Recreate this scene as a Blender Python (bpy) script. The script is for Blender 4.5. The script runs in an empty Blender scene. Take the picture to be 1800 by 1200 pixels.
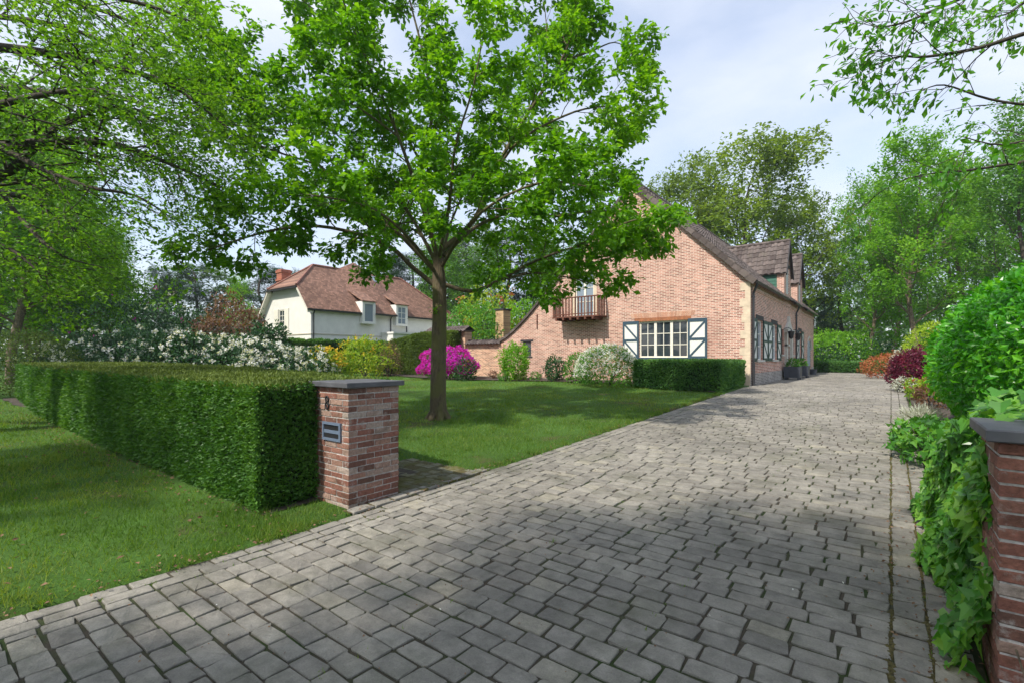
import bpy, math, random
import numpy as np
from mathutils import Vector, Matrix
R = math.radians
rng = np.random.default_rng(7)
random.seed(7)
scene = bpy.context.scene
COL = scene.collection

# ------------------------------------------------------------------ camera
F = 856.0; HOR = 628.0; CH = 1.55; YAW = R(37.9)
cd = bpy.data.cameras.new("camera"); cam = bpy.data.objects.new("camera", cd); COL.objects.link(cam)
cd.sensor_width = 36.0; cd.lens = F / 1800 * 36; cd.shift_y = (HOR - 600) / 1800.0
cd.clip_start = 0.05; cd.clip_end = 2000
cam.location = (0, 0, CH); cam.rotation_euler = (R(90), 0, YAW)
scene.camera = cam
# ------------------------------------------------------------------ world and sun
SUN_EL = R(51); SUN_DIR = Vector((0.11, 0.72, -0.90)).normalized()      # direction the light travels
w = bpy.data.worlds.new("World"); scene.world = w; w.use_nodes = True
nt = w.node_tree; nt.nodes.clear()
out = nt.nodes.new('ShaderNodeOutputWorld'); bg = nt.nodes.new('ShaderNodeBackground')
sky = nt.nodes.new('ShaderNodeTexSky'); sky.sky_type = 'NISHITA'; sky.sun_disc = False
sky.sun_elevation = SUN_EL; sky.sun_rotation = math.atan2(-SUN_DIR.x, -SUN_DIR.y)
sky.air_density = 1.0; sky.dust_density = 1.5; sky.ozone_density = 1.5
tc = nt.nodes.new('ShaderNodeTexCoord'); mp = nt.nodes.new('ShaderNodeMapping'); mp.inputs['Scale'].default_value = (1.6, 1.6, 4.2)
mp.inputs['Rotation'].default_value = (0.1, 0.15, 0.9)
nz = nt.nodes.new('ShaderNodeTexNoise'); nz.inputs['Scale'].default_value = 1.1; nz.inputs['Detail'].default_value = 7; nz.inputs['Roughness'].default_value = .52
cr = nt.nodes.new('ShaderNodeValToRGB'); cr.color_ramp.elements[0].position = .36; cr.color_ramp.elements[1].position = .66
cr.color_ramp.elements[0].color = (.36, .36, .36, 1); cr.color_ramp.elements[1].color = (.97, .97, .97, 1)
mx = nt.nodes.new('ShaderNodeMixRGB'); mx.inputs[2].default_value = (3.6, 3.82, 4.3, 1)
L = nt.links.new
L(tc.outputs['Generated'], mp.inputs['Vector']); L(mp.outputs['Vector'], nz.inputs['Vector']); L(nz.outputs['Fac'], cr.inputs['Fac'])
L(cr.outputs['Color'], mx.inputs[0]); L(sky.outputs['Color'], mx.inputs[1]); L(mx.outputs['Color'], bg.inputs['Color'])
bg.inputs['Strength'].default_value = 0.098; L(bg.outputs[0], out.inputs['Surface'])
sd = bpy.data.lights.new("sun", 'SUN'); so = bpy.data.objects.new("sun", sd); COL.objects.link(so)
sd.energy = 2.05; sd.angle = R(1.3); sd.color = (1, .94, .84)
so.rotation_euler = SUN_DIR.to_track_quat('-Z', 'Y').to_euler(); so.location = (0, -10, 20)
scene.view_settings.view_transform = 'Standard'; scene.view_settings.look = 'None'
scene.view_settings.exposure = 1.45; scene.view_settings.gamma = 1
scene.render.engine = 'CYCLES'
scene.cycles.max_bounces = 7; scene.cycles.diffuse_bounces = 4; scene.cycles.transmission_bounces = 5; scene.cycles.transparent_max_bounces = 8

# ------------------------------------------------------------------ place maths
SA, CA = math.sin(YAW), math.cos(YAW)
def gz(y, x=0.0):                                    # height of the ground: rises gently to the house
    return np.clip(.03 * (np.asarray(y, float) - 2.2), 0, .5)
def P(px, py, t):                                    # photo point at a distance along the view
    r = (px - 900) / F; u = (HOR - py) / F
    return np.array([t * (-SA + CA * r), t * (CA + SA * r), CH + u * t])
def G(px, t):                                        # ground point below photo column px at distance t
    p = P(px, HOR, t); p[2] = float(gz(p[1])); return p
def onY(px, Y):
    r = (px - 900) / F; return Y * (CA * r - SA) / (CA + SA * r)
def onX(px, X):
    r = (px - 900) / F; return X * (CA + SA * r) / (CA * r - SA)

# ------------------------------------------------------------------ object helpers
def link(o, parent=None):
    COL.objects.link(o)
    if parent is not None: o.parent = parent
    return o
def tag(o, label=None, cat=None, group=None, kind=None):
    if label: o['label'] = label
    if cat: o['category'] = cat
    if group: o['group'] = group
    if kind: o['kind'] = kind
    return o
def empty(name, loc=(0, 0, 0), rz=0, sc=1):
    o = bpy.data.objects.new(name, None); o.empty_display_size = .3; link(o)
    o.location = tuple(float(v) for v in loc); o.rotation_euler = (0, 0, rz)
    o.scale = (sc, sc, sc) if np.isscalar(sc) else sc
    return o
def copy_tree(o, parent=None):
    c = o.copy(); link(c, parent)
    for ch in list(o.children): copy_tree(ch, c)
    return c
class MB:
    def __init__(s): s.V = []; s.F = []; s.n = 0
    def add(s, V, Fc):
        V = np.asarray(V, float).reshape(-1, 3); s.V.append(V)
        k = s.n
        if isinstance(Fc, np.ndarray): s.F.append(Fc + k)
        else:
            for f in Fc: s.F.append(np.array([f]) + k)
        s.n += len(V); return s
    def box(s, a, b, rot=0, piv=None):
        x0, y0, z0 = a; x1, y1, z1 = b
        V = np.array([(x0,y0,z0),(x1,y0,z0),(x1,y1,z0),(x0,y1,z0),(x0,y0,z1),(x1,y0,z1),(x1,y1,z1),(x0,y1,z1)], float)
        return s.add(V, np.array([(0,3,2,1),(4,5,6,7),(0,1,5,4),(1,2,6,5),(2,3,7,6),(3,0,4,7)]))
    def obox(s, c, ux, uy, uz):                      # oriented box: centre and half axes
        c, ux, uy, uz = map(lambda v: np.asarray(v, float), (c, ux, uy, uz))
        V = [c + i*ux + j*uy + k*uz for k in (-1, 1) for i, j in ((-1,-1),(1,-1),(1,1),(-1,1))]
        return s.add(V, np.array([(0,3,2,1),(4,5,6,7),(0,1,5,4),(1,2,6,5),(2,3,7,6),(3,0,4,7)]))
    def tube(s, pts, rad, k=8, cap=True, ref=None):
        pts = np.asarray(pts, float); n = len(pts); rad = np.broadcast_to(np.asarray(rad, float), (n,))
        T = np.gradient(pts, axis=0); T /= np.linalg.norm(T, axis=1)[:, None] + 1e-9
        if ref is None: ref = np.array([0, 0, 1.]) if abs(T[:, 2]).mean() < .8 else np.array([1., 0, 0])
        A = np.cross(T, ref); A /= np.linalg.norm(A, axis=1)[:, None] + 1e-9; B = np.cross(T, A)
        a = np.arange(k) * 2 * math.pi / k
        V = (pts[:, None] + rad[:, None, None] * (np.cos(a)[None, :, None] * A[:, None] + np.sin(a)[None, :, None] * B[:, None])).reshape(-1, 3)
        i = np.arange(n - 1)[:, None] * k; j = np.arange(k)[None]; j2 = (j + 1) % k
        Fc = np.stack([i + j, i + k + j, i + k + j2, i + j2], -1).reshape(-1, 4)
        s.add(V, Fc)
        if cap:
            s.F.append(np.array([list(range(s.n - k, s.n))])); s.F.append(np.array([list(range(s.n - n*k + k - 1, s.n - n*k - 1, -1))]))
        return s
    def prism(s, poly, axis, a, b):                  # poly of 2D points extruded along axis between a and b
        n = len(poly)
        def mk(p, h): return {'x': (h, p[0], p[1]), 'y': (p[0], h, p[1]), 'z': (p[0], p[1], h)}[axis]
        V = [mk(p, a) for p in poly] + [mk(p, b) for p in poly]
        return s.add(V, [list(range(n))[::-1], list(range(n, 2*n))] + [(i, (i+1) % n, n + (i+1) % n, n + i) for i in range(n)])
    def quad(s, *p): return s.add(p, np.array([list(range(len(p)))]))
    def build(s, name, mat, parent=None, smooth=False, fixn=False):
        if not s.V: s.add([(0,0,0),(0,.001,0),(.001,0,0)], np.array([(0,1,2)]))
        V = np.concatenate(s.V); me = bpy.data.meshes.new(name)
        groups = {}
        flat = []; sizes = []
        for f in s.F: flat.append(f.ravel()); sizes.append(np.full(len(f), f.shape[1]))
        flat = np.concatenate(flat).astype(np.int32); sizes = np.concatenate(sizes).astype(np.int32)
        me.vertices.add(len(V)); me.vertices.foreach_set('co', V.astype(np.float32).ravel())
        me.loops.add(len(flat)); me.loops.foreach_set('vertex_index', flat)
        me.polygons.add(len(sizes)); st = np.concatenate([[0], np.cumsum(sizes)[:-1]]).astype(np.int32)
        me.polygons.foreach_set('loop_start', st)
        me.update(calc_edges=True); me.validate()
        if mat is not None: me.materials.append(mat)
        if smooth: me.shade_smooth()
        else: me.shade_flat()
        o = bpy.data.objects.new(name, me); link(o, parent)
        if fixn:
            import bmesh
            b = bmesh.new(); b.from_mesh(me); bmesh.ops.recalc_face_normals(b, faces=b.faces); b.to_mesh(me); b.free()
        return o

# ------------------------------------------------------------------ materials
def nmat(name):
    m = bpy.data.materials.new(name); m.use_nodes = True
    n = m.node_tree; b = n.nodes['Principled BSDF']; return m, n, b
def N(n, t, **kw):
    x = n.nodes.new(t)
    for k, v in kw.items():
        if k in x.inputs.keys(): x.inputs[k].default_value = v
        else: setattr(x, k, v)
    return x
def ramp(n, stops):
    r = n.nodes.new('ShaderNodeValToRGB'); e = r.color_ramp.elements
    while len(e) < len(stops): e.new(.5)
    for i, (p, c) in enumerate(stops): e[i].position = p; e[i].color = (c[0], c[1], c[2], 1)
    return r
def bump(n, b, src, strength=.3, dist=.02):
    k = N(n, 'ShaderNodeBump', Strength=strength, Distance=dist); n.links.new(src, k.inputs['Height']); n.links.new(k.outputs[0], b.inputs['Normal']); return k
def simple(name, col, rough=.6, noise=.15, scale=20, metallic=0, bmp=.15):
    m, n, b = nmat(name); t = N(n, 'ShaderNodeTexCoord'); z = N(n, 'ShaderNodeTexNoise', Scale=scale, Detail=4)
    n.links.new(t.outputs['Object'], z.inputs['Vector'])
    r = ramp(n, [(.3, [c * (1 - noise) for c in col]), (.7, [min(1, c * (1 + noise)) for c in col])])
    n.links.new(z.outputs['Fac'], r.inputs['Fac']); n.links.new(r.outputs[0], b.inputs['Base Color'])
    b.inputs['Roughness'].default_value = rough; b.inputs['Metallic'].default_value = metallic
    bump(n, b, z.outputs['Fac'], bmp, .01); return m
def leafmat(name, dark, mid, light, trans=.4, rough=.5, scale=.6, spec=.35):
    m, n, b = nmat(name)
    g = N(n, 'ShaderNodeNewGeometry'); t = N(n, 'ShaderNodeTexCoord'); z = N(n, 'ShaderNodeTexNoise', Scale=scale, Detail=2)
    n.links.new(t.outputs['Object'], z.inputs['Vector'])
    mm = N(n, 'ShaderNodeMath', operation='MULTIPLY_ADD'); mm.inputs[1].default_value = .55
    sc = N(n, 'ShaderNodeMath', operation='MULTIPLY_ADD'); sc.inputs[1].default_value = 1.4; sc.inputs[2].default_value = -.47
    n.links.new(z.outputs['Fac'], sc.inputs[0]); n.links.new(g.outputs['Random Per Island'], mm.inputs[0]); n.links.new(sc.outputs[0], mm.inputs[2])
    r = ramp(n, [(0, dark), (.45, mid), (1, light)])
    n.links.new(mm.outputs[0], r.inputs['Fac']); n.links.new(r.outputs[0], b.inputs['Base Color'])
    b.inputs['Roughness'].default_value = rough; b.inputs['Specular IOR Level'].default_value = spec
    if trans > 0:
        tr = N(n, 'ShaderNodeBsdfTranslucent'); hs = N(n, 'ShaderNodeMixRGB', blend_type='MULTIPLY'); hs.inputs[0].default_value = 1; hs.inputs[2].default_value = (1.7, 1.6, .5, 1)
        n.links.new(r.outputs[0], hs.inputs[1]); n.links.new(hs.outputs[0], tr.inputs['Color'])
        ms = N(n, 'ShaderNodeMixShader'); ms.inputs[0].default_value = trans
        o = n.nodes['Material Output']; n.links.new(b.outputs[0], ms.inputs[1]); n.links.new(tr.outputs[0], ms.inputs[2]); n.links.new(ms.outputs[0], o.inputs['Surface'])
    return m
def brickmat(name, axis, c1, c2, c3, mortar, bw=.215, rh=.0625, off=.5, bmp=.5, msize=.012):
    m, n, b = nmat(name); t = N(n, 'ShaderNodeTexCoord'); s = N(n, 'ShaderNodeSeparateXYZ'); c = N(n, 'ShaderNodeCombineXYZ')
    n.links.new(t.outputs['Object'], s.inputs[0]); n.links.new(s.outputs[axis], c.inputs['X']); n.links.new(s.outputs['Z'], c.inputs['Y'])
    k = N(n, 'ShaderNodeTexBrick', Scale=1.0); k.inputs['Brick Width'].default_value = bw; k.inputs['Row Height'].default_value = rh
    k.inputs['Mortar Size'].default_value = msize; k.inputs['Mortar Smooth'].default_value = .2; k.inputs['Bias'].default_value = 0
    k.inputs['Color1'].default_value = (0, 0, 0, 1); k.inputs['Color2'].default_value = (1, 1, 1, 1); k.inputs['Mortar'].default_value = (.5, .5, .5, 1)
    n.links.new(c.outputs[0], k.inputs['Vector'])
    r = ramp(n, [(0, c1), (.35, c2), (.7, c3), (1, [v * 1.25 for v in c3])]); n.links.new(k.outputs['Color'], r.inputs['Fac'])
    z = N(n, 'ShaderNodeTexNoise', Scale=.9, Detail=7, Roughness=.62); zq = N(n, 'ShaderNodeMapping'); zq.inputs['Scale'].default_value = (1.6, 1.6, .7); n.links.new(t.outputs['Object'], zq.inputs['Vector']); n.links.new(zq.outputs[0], z.inputs['Vector'])
    z2 = N(n, 'ShaderNodeTexNoise', Scale=60, Detail=3); n.links.new(t.outputs['Object'], z2.inputs['Vector'])
    mxm = N(n, 'ShaderNodeMixRGB'); n.links.new(k.outputs['Fac'], mxm.inputs[0]); n.links.new(r.outputs[0], mxm.inputs[1]); mxm.inputs[2].default_value = (*mortar, 1)
    mu = N(n, 'ShaderNodeMixRGB', blend_type='OVERLAY'); mu.inputs[0].default_value = .42; n.links.new(mxm.outputs[0], mu.inputs[1]); n.links.new(z.outputs['Fac'], mu.inputs[2])
    mv = N(n, 'ShaderNodeMixRGB', blend_type='OVERLAY'); mv.inputs[0].default_value = .3; n.links.new(mu.outputs[0], mv.inputs[1]); n.links.new(z2.outputs['Fac'], mv.inputs[2])
    n.links.new(mv.outputs[0], b.inputs['Base Color']); b.inputs['Roughness'].default_value = .9
    inv = N(n, 'ShaderNodeMath', operation='SUBTRACT'); inv.inputs[0].default_value = 1; n.links.new(k.outputs['Fac'], inv.inputs[1])
    bump(n, b, inv.outputs[0], bmp, .008); return m
def islandmat(name, stops, rough=.85, nscale=30, namt=.4, bmp=.4, bd=.006, moss=None, spec=.3):
    m, n, b = nmat(name); g = N(n, 'ShaderNodeNewGeometry'); t = N(n, 'ShaderNodeTexCoord')
    r = ramp(n, stops); n.links.new(g.outputs['Random Per Island'], r.inputs['Fac'])
    z = N(n, 'ShaderNodeTexNoise', Scale=nscale, Detail=6, Roughness=.65); n.links.new(t.outputs['Object'], z.inputs['Vector'])
    mu = N(n, 'ShaderNodeMixRGB', blend_type='OVERLAY'); mu.inputs[0].default_value = namt; n.links.new(r.outputs[0], mu.inputs[1]); n.links.new(z.outputs['Fac'], mu.inputs[2])
    last = mu.outputs[0]
    if moss:
        col, sc, lo, hi = moss
        z3 = N(n, 'ShaderNodeTexNoise', Scale=sc, Detail=5, Roughness=.6); n.links.new(t.outputs['Object'], z3.inputs['Vector'])
        rr = ramp(n, [(lo, (0, 0, 0)), (hi, (1, 1, 1))]); n.links.new(z3.outputs['Fac'], rr.inputs['Fac'])
        mw = N(n, 'ShaderNodeMixRGB'); n.links.new(rr.outputs[0], mw.inputs[0]); n.links.new(last, mw.inputs[1]); mw.inputs[2].default_value = (*col, 1); last = mw.outputs[0]
    n.links.new(last, b.inputs['Base Color']); b.inputs['Roughness'].default_value = rough; b.inputs['Specular IOR Level'].default_value = spec
    bump(n, b, z.outputs['Fac'], bmp, bd); return m
def glassmat(name, col=(.03, .04, .05)):
    m, n, b = nmat(name); b.inputs['Base Color'].default_value = (*col, 1); b.inputs['Roughness'].default_value = .04
    b.inputs['Specular IOR Level'].default_value = .8; return m

M = {}
M['brickX'] = brickmat('facade_brick', 'X', (.19, .065, .046), (.32, .115, .083), (.44, .205, .155), (.64, .52, .42))
M['brickY'] = brickmat('side_brick', 'Y', (.15, .05, .04), (.33, .105, .075), (.45, .18, .13), (.68, .56, .46))
M['brickG'] = brickmat('wall_brick', 'X', (.2, .08, .045), (.36, .15, .09), (.5, .26, .16), (.62, .5, .36))
M['brickC'] = brickmat('chimney_brick', 'X', (.3, .14, .06), (.42, .22, .1), (.5, .3, .14), (.5, .4, .26))
M['brickR'] = brickmat('red_chimney_brick', 'Y', (.25, .07, .045), (.38, .1, .06), (.45, .14, .08), (.4, .2, .13))
M['plinth'] = brickmat('plinth_brick', 'Y', (.1, .09, .09), (.16, .14, .14), (.24, .21, .2), (.5, .46, .4))
M['pillar'] = islandmat('pillar_brick', [(0, (.11, .06, .045)), (.3, (.2, .085, .062)), (.6, (.25, .11, .08)), (.82, (.27, .16, .12)), (1, (.34, .28, .24))], .9, 38, .85, .8, .012, ((.045, .035, .018), 3.5, .55, .8))
m, n, b = M['pillar'], M['pillar'].node_tree, M['pillar'].node_tree.nodes['Principled BSDF']
t = N(n, 'ShaderNodeTexCoord'); zl = N(n, 'ShaderNodeTexNoise', Scale=9, Detail=8, Roughness=.72); n.links.new(t.outputs['Object'], zl.inputs['Vector']); rl0 = ramp(n, [(.55, (0, 0, 0)), (.68, (.75, .75, .75))]); n.links.new(zl.outputs['Fac'], rl0.inputs['Fac'])
ml = N(n, 'ShaderNodeMixRGB'); ml.inputs[2].default_value = (.38, .34, .31, 1); n.links.new(rl0.outputs[0], ml.inputs[0]); n.links.new(b.inputs['Base Color'].links[0].from_socket, ml.inputs[1]); n.links.new(ml.outputs[0], b.inputs['Base Color'])
M['mortar'] = simple('mortar', (.4, .37, .35), .95, .35, 40, bmp=.6)
M['bluestone'] = simple('bluestone', (.085, .085, .095), .6, .25, 8, bmp=.2)
M['paver'] = islandmat('paver_stone', [(0, (.175, .162, .142)), (.3, (.202, .188, .164)), (.6, (.222, .206, .179)), (.93, (.242, .225, .193)), (1, (.268, .245, .195))], .82, 9, .7, .7, .012, ((.07, .075, .04), 1.3, .52, .9), spec=.4)
m, n, b = M['paver'], M['paver'].node_tree, M['paver'].node_tree.nodes['Principled BSDF']
bz = [x for x in n.nodes if x.type == 'BUMP'][0]; t = N(n, 'ShaderNodeTexCoord'); g = N(n, 'ShaderNodeNewGeometry')
va = N(n, 'ShaderNodeVectorMath', operation='ADD'); vs = N(n, 'ShaderNodeVectorMath', operation='SCALE'); vs.inputs['Scale'].default_value = 40
cb_ = N(n, 'ShaderNodeCombineXYZ'); n.links.new(g.outputs['Random Per Island'], cb_.inputs[0]); n.links.new(g.outputs['Random Per Island'], cb_.inputs[1]); n.links.new(cb_.outputs[0], vs.inputs[0])
n.links.new(t.outputs['Object'], va.inputs[0]); n.links.new(vs.outputs[0], va.inputs[1])
za = N(n, 'ShaderNodeTexNoise', Scale=7, Detail=8, Roughness=.62, Distortion=1.2); zb = N(n, 'ShaderNodeTexNoise', Scale=120, Detail=4, Roughness=.7)
n.links.new(va.outputs[0], za.inputs['Vector']); n.links.new(t.outputs['Object'], zb.inputs['Vector'])
ma = N(n, 'ShaderNodeMath', operation='MULTIPLY_ADD'); ma.inputs[1].default_value = .22; n.links.new(zb.outputs['Fac'], ma.inputs[0]); n.links.new(za.outputs['Fac'], ma.inputs[2]); n.links.new(ma.outputs[0], bz.inputs['Height'])
bz.inputs['Strength'].default_value = .9; bz.inputs['Distance'].default_value = .022
bc = b.inputs['Base Color'].links[0].from_socket; mz = N(n, 'ShaderNodeMixRGB', blend_type='OVERLAY'); mz.inputs[0].default_value = .45
zl = N(n, 'ShaderNodeTexNoise', Scale=.55, Detail=6, Roughness=.6); n.links.new(t.outputs['Object'], zl.inputs['Vector']); ml = N(n, 'ShaderNodeMixRGB', blend_type='OVERLAY'); ml.inputs[0].default_value = .55; n.links.new(bc, ml.inputs[1]); n.links.new(zl.outputs['Fac'], ml.inputs[2]); bc = ml.outputs[0]; n.links.new(bc, mz.inputs[1]); n.links.new(zb.outputs['Fac'], mz.inputs[2]); n.links.new(mz.outputs[0], b.inputs['Base Color'])
M['joint'] = islandmat('joint_soil', [(0, (.06, .05, .036)), (1, (.06, .05, .036))], .95, 30, .6, .8, .01, ((.03, .05, .012), 1.6, .45, .62))
M['mossj'] = simple('moss', (.075, .062, .018), .95, .5, 60, bmp=.8)
M['mosspav'] = islandmat('mossy_paver', [(0, (.09, .09, .06)), (.5, (.15, .15, .11)), (1, (.2, .19, .14))], .9, 12, .7, .6, .01, ((.09, .085, .02), 4, .42, .65))
M['quoin'] = simple('quoin', (.6, .49, .36), .85, .15, 6)
M['cream'] = simple('cream_render', (.72, .71, .66), .85, .06, 2)
M['white'] = simple('white_paint', (.72, .72, .68), .45, .05, 10, bmp=.05)
M['creamp'] = simple('cream_paint', (.75, .72, .62), .5, .06, 10, bmp=.05)
M['blue'] = simple('blue_grey_paint', (.035, .07, .1), .45, .15, 20, bmp=.05)
M['green'] = simple('dark_green_paint', (.012, .045, .04), .45, .15, 20, bmp=.05)
M['greenb'] = simple('green_boards', (.02, .11, .07), .5, .15, 20, bmp=.05)
M['wood'] = simple('brown_wood', (.12, .04, .022), .6, .4, 30)
M['lintel'] = simple('lintel_wood', (.32, .12, .05), .7, .3, 12)
M['darkw'] = simple('dark_lintel', (.03, .025, .03), .7, .3, 20)
M['zinc'] = simple('dark_zinc', (.05, .05, .055), .4, .2, 10, metallic=.4)
M['iron'] = simple('rusty_iron', (.12, .045, .03), .8, .4, 30)
M['glass'] = glassmat('dark_glass'); M['glassb'] = glassmat('pale_glass', (.2, .25, .3))
M['sill'] = simple('stone_sill', (.5, .48, .43), .8, .15, 10)
M['doorg'] = simple('grey_blue_paint', (.3, .36, .42), .5, .08, 10)
M['planter'] = simple('zinc_planter', (.07, .08, .1), .45, .15, 6, metallic=.5)
M['tileD'] = islandmat('dark_pantile', [(0, (.06, .045, .042)), (.5, (.1, .08, .072)), (1, (.15, .12, .11))], .75, 12, .6, .3, .01, ((.12, .105, .08), 2.2, .55, .85))
def rooftile():
    m = brickmat('red_roof_tile', 'Y', (.14, .075, .05), (.19, .1, .068), (.24, .13, .09), (.09, .05, .04), .17, .11, bmp=.6, msize=.006)
    return m
M['tileR'] = rooftile()
M['bark'] = simple('bark', (.13, .1, .065), .95, .5, 14, bmp=.9)
def barkmat(name, c1, c2, c3):
    m, n, b = nmat(name); t = N(n, 'ShaderNodeTexCoord'); q = N(n, 'ShaderNodeMapping'); q.inputs['Scale'].default_value = (1, 1, .22); n.links.new(t.outputs['Object'], q.inputs['Vector'])
    z = N(n, 'ShaderNodeTexNoise', Scale=26, Detail=7, Roughness=.7); n.links.new(q.outputs[0], z.inputs['Vector']); z2 = N(n, 'ShaderNodeTexNoise', Scale=2.2, Detail=5, Roughness=.6); n.links.new(t.outputs['Object'], z2.inputs['Vector'])
    r = ramp(n, [(.3, c1), (.7, c2)]); n.links.new(z.outputs['Fac'], r.inputs['Fac']); r2 = ramp(n, [(.48, (0, 0, 0)), (.62, (1, 1, 1))]); n.links.new(z2.outputs['Fac'], r2.inputs['Fac'])
    mw = N(n, 'ShaderNodeMixRGB'); n.links.new(r2.outputs[0], mw.inputs[0]); n.links.new(r.outputs[0], mw.inputs[1]); mw.inputs[2].default_value = (*c3, 1); n.links.new(mw.outputs[0], b.inputs['Base Color'])
    b.inputs['Roughness'].default_value = .95; bump(n, b, z.outputs['Fac'], 1, .03); return m
M['barkg'] = barkmat('mossy_bark', (.055, .04, .025), (.17, .13, .08), (.12, .11, .04))
M['barkd'] = simple('dark_bark', (.05, .04, .03), .95, .4, 14, bmp=.7)
M['soil'] = simple('soil', (.055, .042, .032), .95, .5, 12, bmp=.9)
M['black'] = simple('black_metal', (.02, .02, .022), .5, .1, 20)
M['steel'] = simple('blue_grey_plate', (.13, .17, .24), .4, .1, 30)
lm = leafmat
M['hero'] = lm('chestnut_leaf', (0.045, 0.14, 0.005), (0.095, 0.26, 0.008), (0.2, 0.4, 0.018), 0.48, .42, .7)
M['beech'] = lm('beech_leaf', (0.0517, 0.138, 0.0138), (0.0978, 0.236, 0.0207), (0.196, 0.38, 0.0253), 0.5, .5, .35)
M['cherry'] = lm('cherry_leaf', (0.0403, 0.149, 0.0138), (0.069, 0.23, 0.0184), (0.138, 0.345, 0.0287), 0.5, .42, .6)
M['woodA'] = lm('bright_crown_leaf', (.07, .19, .014), (.13, .32, .02), (.25, .47, .035), .5, .6, .35)
M['woodB'] = lm('mid_crown_leaf', (0.0438, 0.125, 0.025), (0.0813, 0.213, 0.0325), (0.15, 0.312, 0.0438), 0.45, .6, .35)
M['woodC'] = lm('olive_crown_leaf', (0.072, 0.12, 0.024), (0.132, 0.216, 0.036), (0.24, 0.348, 0.048), 0.45, .6, .35)
M['pine'] = lm('pine_needle', (0.018, 0.0525, 0.033), (0.033, 0.09, 0.0525), (0.0675, 0.15, 0.075), 0.15, .7, .5)
M['far'] = lm('far_crown_leaf', (0.06, 0.12, 0.06), (0.096, 0.18, 0.09), (0.144, 0.24, 0.108), 0.35, .7, .3)
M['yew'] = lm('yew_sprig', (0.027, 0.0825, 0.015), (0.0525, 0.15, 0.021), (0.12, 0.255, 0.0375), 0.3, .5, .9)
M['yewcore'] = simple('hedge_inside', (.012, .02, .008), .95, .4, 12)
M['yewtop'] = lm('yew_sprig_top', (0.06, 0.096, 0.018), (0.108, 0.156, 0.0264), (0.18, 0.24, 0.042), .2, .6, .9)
M['box'] = lm('box_leaf', (0.036, 0.102, 0.03), (0.072, 0.192, 0.048), (0.156, 0.312, 0.066), 0.3, .5, 1.2)
M['oliveh'] = lm('olive_hedge_leaf', (0.045, 0.0825, 0.015), (0.09, 0.15, 0.0225), (0.15, 0.225, 0.0375), 0.3, .6, .8)
M['laurel'] = lm('laurel_leaf', (0.0242, 0.143, 0.0066), (0.055, 0.286, 0.0088), (0.187, 0.506, 0.022), 0.4, .3, 1.2, .5)
M['ivy'] = lm('ivy_leaf', (.03, .1, .02), (.075, .25, .03), (.24, .45, .06), .4, .32, 2.5, .5)
M['rhodo'] = lm('rhododendron_leaf', (.01, .04, .014), (.022, .08, .022), (.05, .14, .035), .2, .4, .8)
M['redleaf'] = lm('red_bronze_leaf', (.07, .035, .025), (.14, .07, .045), (.22, .13, .07), .3, .5, .8)
M['purple'] = lm('purple_maple_leaf', (.05, .006, .02), (.11, .01, .035), (.2, .022, .055), .3, .5, 2)
M['redazal'] = lm('red_orange_leaf', (.2, .04, .02), (.34, .1, .04), (.42, .2, .08), .3, .5, 2)
M['yellowl'] = lm('yellow_green_leaf', (.1, .2, .01), (.2, .34, .015), (.42, .42, .03), .4, .5, 1)
M['yellow'] = lm('yellow_blossom', (.5, .33, .02), (.6, .42, .03), (.7, .55, .08), .3, .6, 1)
M['golden'] = lm('golden_leaf', (.14, .25, .01), (.26, .4, .015), (.4, .5, .03), .35, .5, 1.5)
M['magenta'] = lm('magenta_blossom', (.36, .006, .34), (.5, .012, .5), (.62, .05, .6), .35, .6, 2)
M['whitef'] = lm('white_blossom', (.5, .51, .53), (.64, .65, .67), (.74, .75, .77), .25, .6, 2)
M['shrub'] = lm('shrub_leaf', (0.036, 0.12, 0.0144), (0.072, 0.228, 0.0216), (0.144, 0.36, 0.036), 0.4, .45, 1.5)
M['lime'] = lm('lime_maple_leaf', (.07, .2, .01), (.13, .32, .015), (.22, .42, .025), .45, .5, 1.5)
M['silver'] = lm('silver_leaf', (.3, .32, .28), (.42, .44, .38), (.5, .52, .45), .2, .7, 3)
M['grass'] = lm('grass_blade', (.055, .125, .016), (.095, .195, .024), (.23, .28, .06), .45, .6, .5)
M['dead'] = lm('dead_leaf', (.1, .05, .03), (.18, .1, .06), (.26, .17, .1), .1, .8, 3)

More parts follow.
